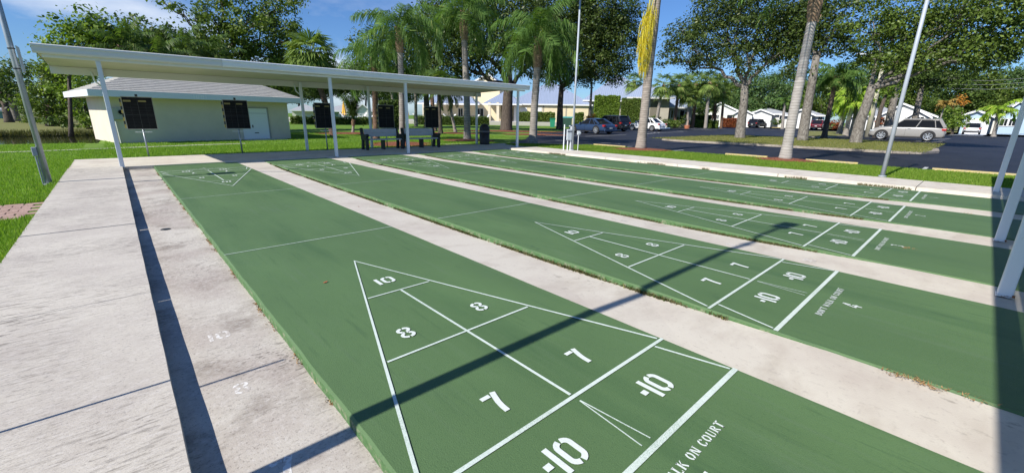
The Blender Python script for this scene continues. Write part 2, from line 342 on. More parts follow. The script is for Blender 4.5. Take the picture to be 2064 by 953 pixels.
# brick path running off to the left
mb = MB(); bx = -1.575
for r in range(9):
    y = 7.6+r*.145
    for c in range(40):
        x = bx-.21*c-(.1 if r % 2 else 0)+random.uniform(-.004, .004); mb.box(x-.2, x, y, y+.137, -.03, -.004+random.uniform(-.003, .003))
PAVER = mat('brick_paver', (.46, .31, .25), .9, col2=(.34, .22, .17), scale=5, bump=.4)
tag(mb.build('path', PAVER, bevel=.006), kind='structure')
# thin concrete path in front of the shed
mb = MB(); mb.prism([(-14, 19.6), (-2.7, 20.55), (1.9, 21.65), (3.7, 21.85), (3.7, 22.15), (1.9, 21.95), (-2.7, 20.85), (-14, 19.9)], 'z', -.05, .002)
struct(mb.build('path', CONC_PALE))
struct(MB().prism([(11.2, 17.6), (12.6, 17.5), (12.8, 17.0), (11.4, 17.0)], 'z', -.05, .002).build('path', CONC_PALE))

# island in the parking lot with kerb --------------------------------------
isl = [(26.6, 13.2), (26.4, 11.5), (26.9, 8.5), (26.9, 4), (26.9, 2.2), (27.6, 1.2), (29.5, .7), (32.5, .9), (35, 1.6), (37.5, 3.2), (40, 6.5), (40.6, 10), (38.5, 13.4), (34.2, 14.9), (29.5, 14.9), (27.3, 14.4)]
def inset(poly, d):
    cx = sum(p[0] for p in poly)/len(poly); cy = sum(p[1] for p in poly)/len(poly)
    return [(x+(cx-x)/math.hypot(cx-x, cy-y)*d, y+(cy-y)/math.hypot(cx-x, cy-y)*d) for x, y in poly]
slab('kerb', isl, -.1, .09, CONC_CURB); slab('traffic_island', inset(isl, .3), -.1, .11, GRASS_DRY)
isl2 = [(40.5, 4.6), (46, 3.2), (60, 9.5), (72, 12), (78, 16), (70, 19), (55, 13.5), (44, 11.5)]
isl2 = [(47, 9.3), (55, 9.0), (66, 11), (76, 14), (74, 17), (62, 15), (52, 12.4), (47.5, 11)]
slab('kerb', isl2, -.1, .08, CONC_CURB); slab('traffic_island', inset(isl2, .3), -.1, .1, GRASS_DRY)
# painted bay lines
mb = MB()
for y in (6.05, 3.2, .42, -2.5, 8.9, 11.7): mb.face([(17.5, y-.05, -.014), (19.3, y-.05, -.014), (19.3, y+.05, -.014), (17.5, y+.05, -.014)])
for px0, py0, px1, py1 in ((1100, 274, 1170, 274), (1120, 283, 1250, 290), (1180, 275, 1262, 272), (1290, 272, 1330, 267), (1318, 268, 1378, 266), (1360, 261, 1410, 262), (1375, 259, 1433, 263), (1395, 258, 1445, 262),
                           (1350, 262, 1385, 265), (1420, 257, 1462, 260), (1520, 273, 1585, 275), (1560, 271, 1610, 272), (1630, 267, 1700, 269), (1640, 270, 1690, 272), (1770, 290, 1830, 288), (1845, 285, 1905, 283), (1870, 282, 1915, 280), (1860, 287, 1900, 286), (1540, 262, 1580, 262)):
    a = np.array(G(px0, py0, -.014)); b = np.array(G(px1, py1, -.014)); d = (b-a)/np.linalg.norm(b-a); n_ = np.array([-d[1], d[0], 0])*.07
    mb.face([a-n_, b-n_, b+n_, a+n_])
struct(mb.build('parking_lines', mat('road_paint', (.62, .62, .60), .7, col2=(.4, .4, .4), scale=8)))

# ------------------------------------------------------------------ court markings
def stroke(mb, pts, wd, z=.005, closed=False, T=lambda p: p):
    pts = [np.array(p, float) for p in pts]; n = len(pts); lft = []; rgt = []
    for i in range(n):
        if closed: a, b = pts[i-1], pts[(i+1) % n]
        else: a, b = pts[max(i-1, 0)], pts[min(i+1, n-1)]
        d = b-a; d = d/np.linalg.norm(d); q = np.array([-d[1], d[0]])
        if 0 < i < n-1 or closed:
            d1 = pts[i]-pts[i-1]; d1 = d1/np.linalg.norm(d1); q1 = np.array([-d1[1], d1[0]]); c = max(.5, float(np.dot(q, q1))); q = q/c
        lft.append(T(pts[i]+q*wd/2)); rgt.append(T(pts[i]-q*wd/2))
    for i in range(n if closed else n-1):
        j = (i+1) % n; mb.face([(*lft[i], z), (*rgt[i], z), (*rgt[j], z), (*lft[j], z)][::-1])
def arc(cx, cy, rx, ry, a0, a1, n=7): return [(cx+rx*math.cos(R_(a0+(a1-a0)*i/n)), cy+ry*math.sin(R_(a0+(a1-a0)*i/n))) for i in range(n+1)]
# glyphs: list of (polyline, width) in a box 0..w x 0..1
GL = {
 '0': (.62, [(arc(.31, .72, .22, .2, 80, 0, 5)+[(.53, .5)]+arc(.31, .28, .22, .2, 0, -80, 5), .17), (arc(.31, .72, .22, .2, 100, 180, 5)+[(.09, .5)]+arc(.31, .28, .22, .2, 180, 260, 5), .17)]),
 '1': (.2, [([(.1, 0), (.1, 1)], .17)]),
 '-': (.26, [([(.02, .5), (.24, .5)], .2)]),
 '7': (.6, [([(-.02, .9), (.34, .9)], .17), ([(.53, 1.0), (.46, .8), (.37, .5), (.33, .25), (.32, .0)], .2)]),
 '8': (.64, [(arc(.32, .75, .23, .18, 82, -62, 6), .15), (arc(.32, .75, .23, .18, 98, 242, 6), .15), (arc(.32, .27, .24, .2, 62, -82, 6), .15), (arc(.32, .27, .24, .2, 118, 262, 6), .15), ([(.2, .52), (.28, .52)], .14), ([(.36, .52), (.44, .52)], .14)]),
 '4': (.62, [([(.42, 0), (.42, .5)], .16), ([(.42, .58), (.42, 1.0)], .14), ([(.36, 1.0), (.05, .36)], .12), ([(.0, .3), (.3, .3)], .13), ([(.5, .3), (.62, .3)], .13)]),
 '3': (.58, [(arc(.27, .74, .2, .2, 150, -70, 7), .15), (arc(.27, .27, .22, .21, 70, -150, 7), .15)]),
 '2': (.58, [(arc(.27, .74, .2, .2, 160, -40, 6)+[(.1, .1)], .15), ([(.14, .07), (.54, .07)], .14)]),
 '5': (.58, [([(.5, .93), (.12, .93)], .14), ([(.12, .86), (.12, .56)], .14), (arc(.26, .3, .22, .24, 110, -150, 8), .15)]),
 'D': (.62, [([(.14, .04), (.14, .96)], .16), ([(.0, .97), (.24, .97)], .06), ([(.0, .03), (.24, .03)], .06), (arc(.28, .5, .24, .42, 80, -80, 7), .15)]),
 'O': (.62, [(arc(.31, .5, .22, .43, 76, -76, 7), .16), (arc(.31, .5, .22, .43, 104, 256, 7), .16)]),
 'N': (.66, [([(.1, .03), (.1, .95)], .11), ([(.16, .93), (.46, .1)], .15), ([(.55, .97), (.55, .05)], .11), ([(.0, .03), (.2, .03)], .06), ([(.45, .97), (.66, .97)], .06)]),
 "'": (.2, [([(.1, .72), (.1, 1.0)], .13)]),
 'T': (.6, [([(.3, .0), (.3, .88)], .17), ([(.0, .94), (.25, .94)], .12), ([(.35, .94), (.6, .94)], .12), ([(.18, .03), (.42, .03)], .06)]),
 'W': (.84, [([(.06, .97), (.22, .05)], .14), ([(.27, .1), (.4, .9)], .09), ([(.44, .97), (.6, .05)], .14), ([(.64, .1), (.78, .95)], .08)]),
 'A': (.66, [([(.08, .03), (.28, .9)], .08), ([(.36, .98), (.56, .03)], .16), ([(.2, .3), (.38, .3)], .07), ([(.0, .03), (.18, .03)], .06)]),
 'L': (.54, [([(.14, .0), (.14, .97)], .16), ([(.0, .97), (.28, .97)], .06), ([(.26, .05), (.52, .05)], .1), ([(.5, .05), (.5, .24)], .06)]),
 'K': (.66, [([(.13, .0), (.13, 1.0)], .16), ([(.52, .97), (.27, .55)], .08), ([(.3, .6), (.58, .03)], .15), ([(.0, .97), (.24, .97)], .06)]),
 'U': (.64, [([(.13, .97), (.13, .3)]+arc(.3, .24, .17, .2, 180, 258, 4), .15), ([(.52, .97), (.52, .28)]+arc(.34, .24, .18, .2, 0, -70, 4), .1)]),
 'C': (.6, [(arc(.32, .5, .24, .43, 100, 260, 8), .16), (arc(.32, .62, .2, .32, 70, 12, 4), .12), (arc(.32, .38, .2, .32, -12, -70, 4), .12)]),
 'R': (.64, [([(.13, .0), (.13, .97)], .16), (arc(.26, .74, .22, .2, 86, -86, 6), .13), ([(.32, .48), (.56, .03)], .15), ([(.0, .03), (.24, .03)], .06)]),
 ' ': (.34, []),
}
def write(mb, txt, x, y, h, T, sx=1.0, gap=.1, z=.006, wmul=1.0):
    for ch in txt:
        wd, st = GL[ch]
        for pts, sw in st:
            P = [(x+p[0]*h*sx, y+p[1]*h) for p in pts]; stroke(mb, P, sw*h*wmul*(sx if len(pts) == 2 and abs(pts[0][0]-pts[1][0]) < .02 else (1+sx)/2), z, T=T)
        x += (wd+gap)*h*sx
    return x
def text_w(txt, h, sx, gap=.1): return sum((GL[c][0]+gap)*h*sx for c in txt)-gap*h*sx
DISC = [0, .457, 1.372, 2.286, 3.2, 4.2]
for k in range(5):
    num = str(5-k); xc = k*PITCHX+W/2
    for end in (0, 1):
        if end == 0: T = lambda p, xc=xc: (xc+p[0], p[1])
        else: T = lambda p, xc=xc: (xc-p[0], 12.13-p[1])
        mb = MB(); z = .005; e = 1 if end == 0 else -1
        h = W/2
        a7, a8, a10, ap, dd = DISC[1:]
        stroke(mb, [(-h+.01, 0), (h-.008, 0)], .029, z, T=T)
        stroke(mb, [(-h+.01, a7), (h-.008, a7)], .022, z, T=T)
        def hw(u): return (h-.03)*(ap-u)/(ap-a7)
        stroke(mb, [(-hw(a8)+.02, a8), (hw(a8)-.02, a8)], .017, z, T=T)
        stroke(mb, [(-hw(a10)+.02, a10), (hw(a10)-.02, a10)], .015, z, T=T)
        stroke(mb, [(-hw(a7+.025), a7+.022), (0, ap), (hw(a7+.025), a7+.022)], .019, z+.0015, T=T)
        stroke(mb, [(0, a7+.02), (0, a10-.015)], .018, z+.001, T=T)
        stroke(mb, [(-h+.14, a7-.02), (-h+.035, .022)], .017, z+.001, T=T); stroke(mb, [(h-.14, a7-.02), (h-.035, .022)], .017, z+.001, T=T)
        stroke(mb, [(0, .415), (-.036, .04)], .007, z, T=T); stroke(mb, [(0.002, .415), (.034, .04)], .007, z+.001, T=T)
        stroke(mb, [(-h+.005, dd), (h-.005, dd)], .011, z, T=T)
        struct(mb.build('court_lines', WHITE_LINE))
        mb = MB()
        w10 = text_w('-10', .155, .95, .08)
        write(mb, '-10', -.455, .15, .16, T, 1.08, .08); write(mb, '-10', .285, .15, .16, T, 1.08, .08)
        write(mb, '7', -.375, .6, .16, T, .98); write(mb, '7', .275, .6, .16, T, .98)
        write(mb, '8', -.37, 1.54, .145, T, 1.1); write(mb, '8', .24, 1.54, .145, T, 1.1)
        write(mb, '10', -.085, 2.475, .14, T, 1.25, .1)
        s = "DON'T WALK ON COURT"; sx = .76/text_w(s, .044, 1.0, .12)
        write(mb, s, -.385, -.152, .044, T, sx, .12, wmul=1.05)
        write(mb, num, -.02, -.325, .12, T, .9)
        struct(mb.build('court_numbers', WHITE_MARK))
# faded old numbers on the walkways
mb = MB()
write(mb, '10', -.37, 2.44, .11, lambda p: p, 1.2, z=-.0612); write(mb, '8', -.36, 1.7, .11, lambda p: p, 1.1, z=-.0612); write(mb, '7', -.36, .93, .15, lambda p: p, 1.1, z=-.0612)
struct(mb.build('faded_court_numbers', FADED))
mb = MB()
for x, y, t in ((4.5, .22, '10'), (4.4, 1.78, '7'), (4.5, 1.0, '7'), (4.55, 2.5, '8')): write(mb, t, x, y, .12, lambda p: p, 1.1)
mb.v = [(x, y, -.010+(x-(PITCHX+W))/(PITCHX-W)*(np.interp(y, [-1.95, -.35, .3, 1.0, 2.2, 4], [-.012, -.012, -.03, -.05, -.066, -.07])+.010)+.0012) for x, y, z in mb.v]
struct(mb.build('faded_court_numbers', FADED))
# floor drains and leaf litter
for px, py in ((334, 462), (718, 417)):
    x, y, _ = G(px, py, -.06 if px < 500 else -.03)
    o = MB().lathe([(0, .006), (.05, .006), (.055, 0)], 16).build('drain_cover', RUST if px > 500 else DARK); o.location = (x, y, -.062 if px < 500 else -.035)
    tag(o, 'small dark round cleanout cover set in the low walk by the left court' if px < 500 else 'small rusty round cleanout cover in the pale walk between the two nearest courts', 'drain cover')

# ------------------------------------------------------------------ grass, weeds (stuff)
def blades(name, n, xy, z, h, wd, m, lean=.5):
    P = np.asarray(xy); n = len(P)
    a = rng.uniform(0, 2*np.pi, n); hh = h*rng.uniform(.5, 1.25, n); ww = wd*rng.uniform(.7, 1.3, n)
    ln = rng.uniform(0, lean, n)*hh; la = rng.uniform(0, 2*np.pi, n)
    zb = np.full(n, z) if np.isscalar(z) else z
    b = np.stack([P[:, 0], P[:, 1], zb], 1); dx = np.stack([np.cos(a)*ww, np.sin(a)*ww, 0*a], 1)
    tip = b+np.stack([np.cos(la)*ln, np.sin(la)*ln, hh], 1)
    V = np.stack([b-dx, b+dx, tip], 1).reshape(-1, 3); F = np.arange(3*n).reshape(-1, 3)
    return tag(fast_mesh(name, V, F, m), kind='stuff')
def scatter(n, x0, x1, y0, y1, ok=None):
    P = np.stack([rng.uniform(x0, x1, n), rng.uniform(y0, y1, n)], 1)
    return P[ok(P)] if ok else P
nopath = lambda P: ~((P[:, 1] > 7.58) & (P[:, 1] < 8.92))
blades('grass', 0, np.vstack([scatter(90000, -4.2, -1.575, 3.5, 9.5, nopath), scatter(70000, -6.5, -1.575, 9.5, 17), scatter(45000, -9, -1.575, 17, 25)]), -.018, .055, .006, BLADE)
blades('grass', 0, scatter(9000, -1.68, -1.555, 2, 16, nopath), -.01, .06, .006, BLADE)
blades('grass', 0, np.vstack([scatter(70000, -1.57, 14.5, 16.46, 21), scatter(60000, -1, 20, 21, 33)]), -.018, .055, .010, BLADE)
blades('grass', 0, scatter(95000, 13.77, 17.4, -2, 13.2), .025, .055, .009, BLADE2)
blades('grass', 0, scatter(9000, 13.77, 16.4, 13.2, 15.5, lambda P: P[:, 0]+P[:, 1]*.85 < 28), .025, .055, .009, BLADE2)
blades('grass', 0, scatter(26000, 26.5, 40.5, 1, 15, lambda P: np.array([all(False for _ in ()) or ((p[0]-33.5)/6.6)**2+((p[1]-8)/6.6)**2 < 1 for p in P])), .105, .07, .014, leafmat('dry_blade', (.12, .15, .03), (.27, .26, .08), (.4, .33, .18)))
# reeds along the far bank of the lake
blades('reeds', 0, scatter(16000, -40, -1.3, 34.8, 36.2), -.1, .32, .02, leafmat('reed_blade', (.05, .065, .02), (.13, .125, .05), None))
blades('reeds', 0, scatter(900, -40, -1.3, 25.2, 25.6, lambda P: P[:, 1] < 25.2-(P[:, 0]+1.2)*.12), -.1, .18, .012, BLADE)
# weeds and dead bits along the court curbs
WEED = leafmat('weed', (.06, .085, .02), (.17, .14, .07), (.24, .26, .06), trans=.15)
LITTER = leafmat('dry_litter', (.22, .12, .05), (.42, .28, .14), None, trans=.1)
def edge_weeds(x, y0, y1, n, z, h=.03, m=WEED, sx=.012, clump=True):
    y = rng.uniform(y0, y1, n)
    if clump: keep = (np.sin(y*2.7+x)+np.sin(y*7.3+x*3)+rng.normal(0, .6, n)) > -.7; y = y[keep]
    fade = np.clip((y-y0)/1.2, .15, 1); X = x-np.abs(rng.normal(0, sx, len(y)))
    P = np.stack([X, y], 1); return P, z
def lerp_drop(y): return np.interp(y, [-1.95, -.35, .3, 1, 2.2, 4, 8, 11.5, 12.6, 13.4], [-.012, -.012, -.03, -.05, -.066, -.07, -.068, -.06, -.03, -.012])
for k in (1, 2, 3, 4):
    P, _ = edge_weeds(k*PITCHX, .3, 12.8, 11000, 0)
    blades('curb_weeds', 0, P, lerp_drop(P[:, 1]), .035, .006, WEED, 1.2)
P, _ = edge_weeds(0, .2, 13, 2600, 0); P = P[np.sin(P[:, 1]*5.3)+np.sin(P[:, 1]*13.7+1) > .1]; blades('leaf_litter', 0, P, -.06, .012, .006, LITTER, 2.0)
P, _ = edge_weeds(12.165, -1, 13, 5000, 0, sx=.03); P = P[np.sin(P[:, 1]*3.1)+np.sin(P[:, 1]*1.3) > .7]; blades('curb_weeds', 0, P, -.03, .06, .008, WEED, 1.0)
for (px, py, n) in ((1868, 775, 60), (1800, 752, 50), (1845, 765, 30), (1960, 803, 30), (1830, 500, 40), (1950, 430, 20)):
    x, y, _ = G(px, py); P = np.stack([rng.normal(x, .02, n), rng.normal(y, .035, n)], 1); blades('leaf_litter', 0, P, .001, .012, .004, LITTER, 3.5)
P = np.stack([rng.uniform(-.5, 11.5, 160), rng.uniform(-1.5, 13, 160)], 1); 
o = MB()
x, y, _ = G(655, 570); o.face([(x-.02, y-.012, .008), (x+.01, y-.01, .006), (x+.028, y+.008, .012), (x-.005, y+.012, .007)])
tag(o.build('fallen_leaf', mat('brown_leaf', (.36, .11, .04), .7)), 'single curled reddish brown leaf lying on the nearest green court', 'leaf')

# ================================================================== SHELTERS
def shelter(label, y_front, y_rear, xs_front, xs_rear, sgn, po=.17):
    t = thing('shade_shelter', label, 'shelter', (-1.6, y_front, 0), 0, 'white shelters at the two ends of the courts')
    Lx = 14.9; d = abs(y_rear-y_front)
    def yb(a, b): a, b = a*sgn, b*sgn; return (min(a, b), max(a, b))
    mb = MB(); y0, y1 = yb(.06, d-.02)
    zf, zr = 2.60, 2.50
    a, b = (.06*sgn, (d-.02)*sgn)
    mb.face([(0.02, a, zf), (Lx-.02, a, zf), (Lx-.02, b, zr), (0.02, b, zr)])
    for i in range(1, 12):
        yy = sgn*(.06+(d-.1)*i/12); zz = zf+(zr-zf)*i/12
        mb.box(.02, Lx-.02, yy-.006, yy+.006, zz-.006, zz-.001)
    mb.build('soffit', SOFFIT, t)
    mb = MB(); mb.face([(0, a, zf+.08), (0, b, zr+.08), (Lx, b, zr+.08), (Lx, a, zf+.08)]); 
    mb.face([(0, a, zf), (0, b, zr), (0, b, zr+.08), (0, a, zf+.08)]); mb.face([(Lx, a, zf), (Lx, b, zr), (Lx, b, zr+.08), (Lx, a, zf+.08)])
    mb.build('roof_panel', METAL_WHITE, t)
    # front gutter with a rolled upper lip
    mb = MB(); prof = [(-.07, 2.715), (-.085, 2.70), (-.085, 2.665), (-.06, 2.655), (-.055, 2.56), (-.03, 2.525), (.05, 2.525), (.05, 2.715)]
    gx = [0, 3.42, 7.3, 11.1, Lx]
    for ga, gb in zip(gx[:-1], gx[1:]): mb = MB(); mb.prism([(p[0]*sgn, p[1]) for p in prof], 'x', ga+.003, gb-.003); mb.build('gutter', mat('gutter_grey', (.66, .67, .66), .5) if ga == 0 else METAL_WHITE, t)
    mb = MB(); y0, y1 = yb(po-.05, po+.03); mb.box(.12, Lx-.12, y0, y1, 2.46, 2.52); mb.build('front_beam', METAL_WHITE, t)
    mb = MB(); y0, y1 = yb(d-.14, d-.02); mb.box(.0, Lx, y0, y1, 2.30, 2.497); mb.build('rear_beam', mat('rear_beam_enamel', (.66, .66, .62), .5), t)
    for x in xs_front:
        yy = sgn*po; p = MB(); p.box(x+1.6-.045, x+1.6+.045, yy-.045, yy+.045, .0, 2.455); pb = p.build('post', POST_WHITE, t, bevel=.008)
        q = MB(); q.box(x+1.6-.056, x+1.6+.056, yy-.052, yy+.052, .0, .012); q.build('base_plate', layered('rusty_white_'+str(len(MATS)), (.66, .68, .69), [((.22, .09, .04), 22, (1, 1, 1), .50, .58, .95, 0)]) if 'rusty' not in MATS else MATS['rusty'], pb); MATS.setdefault('rusty', pb.children[0].data.materials[0]); q = MB(); q.obox((x+1.6-.05, yy-.048, .016), (.008, 0, 0), (0, .008, 0), (0, 0, .01)); q.build('anchor_bolt', RUST, pb)
    for x in xs_rear:
        yy = sgn*(d-.22); p = MB(); p.box(x+1.6-.045, x+1.6+.045, yy-.045, yy+.045, .0, 2.47); pb = p.build('post', POST_WHITE, t, bevel=.008)
        s = MB(); s.tube([(x+1.6-.045, yy, 2.02), (x+1.6-.16, yy+sgn*.03, 2.15), (x+1.6-.2, yy+sgn*.06, 2.40)], .022, 8); s.build('downspout_elbow', POST_WHITE, pb)
    return t
shelter('long white flat roofed shelter at the far end of the courts, over benches and scoreboards', 13.42, 16.98, [-.6, 4.67, 7.3, 12.8], [-.6, 4.75, 7.35, 12.95], 1)
shelter('white shelter at the near end, its rust footed posts at the right edge', -1.055, -4.6, [-.6, 4.72, 7.3, 12.8], [-.6, 4.75, 7.35, 12.95], -1, .025)

# ------------------------------------------------------------------ court lamp poles
def lamp_pole(x, y, z, side, label, box=None, plate=False, up=0, wid=.046, GALV=GALV):
    t = thing('lamp_pole', label, 'lamp pole', (x, y, z), 0, 'tall grey lamp poles at the corners of the courts')
    mb = MB(); mb.tube([(0, 0, 0), (0, 0, 2.6), (0, 0, 5.25+up)], [wid, wid*.88, wid*.72], 14); mb.build('pole', GALV, t, smooth=True)
    mb = MB(); mb.tube([(0, 0, 5.25+up), (0, 0, 5.3+up)], wid*1.1, 12); mb.build('collar', GALV, t); mb = MB(); mb.tube([(0, 0, 0.0), (0, 0, .03)], wid*1.7, 12); mb.build('base_flange', GALV, t)
    mb = MB(); mb.tube([(0, 0, 5.3+up), (0, 0, 5.5+up), (side*.12, 0, 5.62+up), (side*.6, -.03, 5.72+up)], [.035, .035, .03, .028], 8); mb.build('arm', GALV, t, smooth=True)
    mb = MB(); mb.obox((side*.8, -.04, 5.72+up), (side*.18, -.02, .02), (0, .10, 0), (0, 0, .05)); mb.obox((side*.8, -.04, 5.66+up), (side*.14, -.02, .02), (0, .08, 0), (0, 0, .02)); mb.build('lamp_head', mat('lamp_grey', (.35, .36, .38), .5), t, bevel=.02)
    if box is not None:
        bx, by = box
        mb = MB(); mb.obox((bx, by, .62), (.034, 0, 0), (0, .035, 0), (0, 0, .08)); b = mb.build('switch_box', mat('box_grey', (.33, .36, .4), .5), t, bevel=.01)
        mb = MB(); mb.tube([(bx-.005, by, .53), (bx-.005, by, -.02)], .013, 8); mb.tube([(bx+.022, by, .53), (bx+.022, by, -.02)], .009, 8); mb.build('conduit', GALV, b)
    if plate:
        mb = MB(); mb.box(.07, .085, -.17, .17, 2.0, 2.43); b = mb.build('plate', mat('plate_white', (.6, .62, .62), .5), t)
        for zz in (2.05, 2.38): mb = MB(); mb.tube([(0, 0, zz), (0, 0, zz+.02)], wid*1.08, 12); mb.build('band_clamp', DARK, t)
    return t
lamp_pole(-1.68, 11.15, -.01, 1, 'tall grey lamp pole with switch box standing in the grass beside the left walk', box=(-.072, -.01), plate=True)
lamp_pole(-1.70, 1.06, -.01, 1, 'tall grey lamp pole beside the near end of the left walk')
lamp_pole(*G(1153, 303, .05)[:2], .05, -1, 'tall thin pale lamp pole at the far right corner beside a pedestal box', wid=.046, up=.45, GALV=mat('pale_pole', (.42, .46, .51), .45, col2=(.36, .39, .43), scale=3))
lamp_pole(*G(1778, 356, .05)[:2], .05, -1, 'tall pale lamp pole in the grass strip near the right end of the parking lot', wid=.05, GALV=MATS['pale_pole'])
# unseen slim stake, added left of the walk to cast a thin shadow
o = MB().tube([(0, 0, 0), (0, 0, 1.32)], .009, 8).build('shadow_stake', GALV); o.location = (-1.72, 1.93, -.02)
tag(o, 'unseen thin steel stake left of the near walk, added to cast its shadow', 'stake')

# pedestal and electric panel beside the far right lamp pole
x, y, z = G(1146, 303, .05)
t = thing('utility_pedestal', 'grey electrical panel on two posts beside the thin pole at the far right corner', 'electrical panel', (x, y, z), -.4)
MB().box(-.12, .09, -.06, .06, .42, .86).build('cabinet', mat('cabinet_grey', (.5, .54, .58), .5), t, bevel=.01)
for xx, hh in ((-.24, 1.05), (-.06, .45), (.07, .98)):
    MB().tube([(xx, 0, -.02), (xx, 0, hh)], .025, 8).build('post', METAL_WHITE, t)
MB().box(-.12, .08, -.066, -.061, .74, .8).build('label_plate', mat('label_dark', (.12, .13, .15), .5), t)
x, y, z = G(1157, 303, .05)
t = thing('meter_socket', 'round grey meter on a thin conduit right of the far right corner pole', 'meter', (x+.12, y-.1, z), -.4)
MB().tube([(0, 0, -.02), (0, 0, .66)], .014, 8).build('conduit', METAL_WHITE, t)
m_ = MB(); m_.box(-.05, .05, -.05, .05, .64, .80); m_.tube([(.02, -.04, .72), (.02, -.09, .72)], .045, 14); m_.build('meter_box', mat('cabinet_grey', (.5, .54, .58)), t)

# ------------------------------------------------------------------ scoreboards
def scoreboard(px_c, label, big=1.0):
    x, zz = on_y(px_c, 300, 16.55)
    t = thing('scoreboard', label, 'scoreboard', (x, 16.55, 0), 0, 'black scoreboards on posts behind the courts')
    mb = MB(); mb.tube([(0, .05, 0), (0, .05, .86)], .024, 10); mb.build('post', GALV, t, smooth=True)
    mb = MB(); mb.box(-.34, .34, -.02, .02, .84, 1.74); b = mb.build('board', BOARD, t, bevel=.004)
    mb = MB(); mb.box(-.345, .345, -.03, .03, 1.741, 1.76); mb.box(-.345, .345, -.03, .03, .82, .839); mb.box(-.362, -.345, -.03, .03, .82, 1.76); mb.box(.345, .355, -.03, .03, .82, 1.76); mb.build('frame', mat('board_frame', (.34, .34, .30), .6), t)
    mb = MB(); mb.box(-.005, .003, -.024, -.021, .86, 1.66)
    for i in range(1, 9): mb.box(-.33, .33, -.0235, -.021, .86+.085*i-.0015, .86+.085*i+.0015)
    mb.box(-.33, .33, -.0245, -.021, 1.235, 1.243)
    for q in (-.17, .17): mb.box(q-.0015, q+.0015, -.0232, -.021, .86, 1.62)
    mb.build('score_lines', BOARDLINE, b)
    for qa, qb in ((-.32, -.15), (.02, .2)): MB().box(qa, qb, -.026, -.022, 1.61, 1.66).build('name_strip', YELLOWISH, b)
    mb = MB()
    for i in range(8):
        mb.cur = i % 2; mb.box(-.40, -.364, -.02, .01, .86+.105*i, .86+.105*i+.1)
    mb.build('score_slider', [mat('slider_yellow', (.45, .36, .10), .7), DARK], t)
    MB().box(-.2, .2, -.06, .03, .735, .75).build('chalk_tray', METAL_WHITE, t)
    MB().box(-.03, .03, -.02, .02, 1.76, 1.83).build('number_tab', DARK, t)
    return t
for px, s in ((297, 'black scoreboard in front of the electric meter, leftmost of the five'), (488, 'black scoreboard in front of the white shed door'), (661, 'black scoreboard over open lawn, just left of the second front shelter post'),
              (782, 'black scoreboard behind the left bench'), (872, 'black scoreboard behind the right bench, rightmost of the five')): scoreboard(px, s)

# ------------------------------------------------------------------ benches
def bench(x, label):
    t = thing('park_bench', label, 'bench', (x, 15.9, .012), 0, 'grey and black benches under the far shelter')
    for s in (-1, 1):
        xx = s*.76
        prof_leg1 = [(-.28, 0), (-.17, 0), (-.15, .2), (-.15, .36), (-.3, .36), (-.31, .2)]
        prof_leg2 = [(.12, 0), (.24, 0), (.2, .2), (.17, .38), (.06, .38), (.08, .2)]
        fr = MB(); fr.prism(prof_leg1, 'x', xx-.05, xx+.05); fr.build('leg', DARK, t, bevel=.012)
        fr = MB(); fr.prism(prof_leg2, 'x', xx-.05, xx+.05); fr.build('leg', DARK, t, bevel=.012)
        fr = MB(); fr.prism([(-.34, .355), (.2, .375), (.28, .82), (.2, .84), (.12, .6), (-.2, .6), (-.32, .62), (-.36, .54), (-.30, .5), (-.3, .44), (-.34, .42)], 'x', xx-.052, xx+.052); fr.build('armrest', DARK, t, bevel=.015)
    for i in range(3):
        MB().box(-.7, .7, -.31+i*.155, -.165+i*.155, .375, .415).build('seat_slat', SLAT, t, bevel=.006)
    for i in range(2):
        z0 = .50+i*.155; y0 = .13+i*.025
        MB().obox((0, y0, z0+.07), (.7, 0, 0), (0, .018, -.003), (0, .012, .075)).build('back_slat', SLAT, t, bevel=.006)
    MB().box(-.02, .02, -.2, .12, 0, .37).build('centre_leg', DARK, t)
    return t
bench(7.42, 'grey slatted bench with black ends, left of the two under the far shelter')
bench(9.20, 'grey slatted bench with black ends behind the third shelter post, right of the two')
# rubbish bin
t = thing('litter_bin', 'dark brown domed litter bin at the right end of the far shelter', 'litter bin', (13.05, 16.25, .0))
BR = mat('bin_brown', (.022, .018, .022), .5)
MB().lathe([(0, 0), (.235, 0), (.25, .04), (.255, .62), (0, .62)], 28).build('drum', BR, t, smooth=True)
MB().lathe([(.262, .60), (.268, .64), (.262, .67)], 28).build('rim', mat('bin_rim', (.12, .12, .13), .4), t, smooth=True)
MB().lathe([(.255, .66), (.255, .78), (.22, .89), (.15, .97), (.06, 1.01), (0, 1.015)], 28).build('dome_lid', BR, t, smooth=True)
mb = MB(); mb.obox((-.03, -.235, .77), (.09, 0, 0), (0, .03, 0), (0, 0, .05)); mb.build('flap', mat('flap_black', (.008, .008, .01), .4), t)

# ------------------------------------------------------------------ wheel stops
def wheel_stop(a, b, label, m=YELLOW, z=-.055, group='yellow wheel stops along the grass strip'):
    a = np.array(a, float); b = np.array(b, float); d = b-a; ln = np.linalg.norm(d); o = thing('wheel_stop', label, 'wheel stop', ((a[0]+b[0])/2, (a[1]+b[1])/2, z), math.atan2(d[1], d[0]), group)
    MB().prism([(-.09, 0), (.09, 0), (.06, .15), (-.06, .15)], 'x', -ln/2, ln/2).build('block', m, o, bevel=.01)
    for e in (-ln/2+.3, ln/2-.3): q = MB(); q.tube([(e, 0, .12), (e, 0, .16)], .02, 8); q.build('anchor_pin', RUST, o)
X = 17.62
wheel_stop((X, 12.9), (X, 10.95), 'pale worn wheel stop behind the grass, between the far corner pole and the leaning palm')
wheel_stop((X, 6.3), (X, 4.75), 'yellow wheel stop just left of the straight grey palm trunk')
wheel_stop((X, 3.5), (X, 2.0), 'yellow wheel stop just right of the straight grey palm trunk')
wheel_stop((X, .2), (X, -1.9), 'bright yellow wheel stop at the right, behind the near shelter posts')
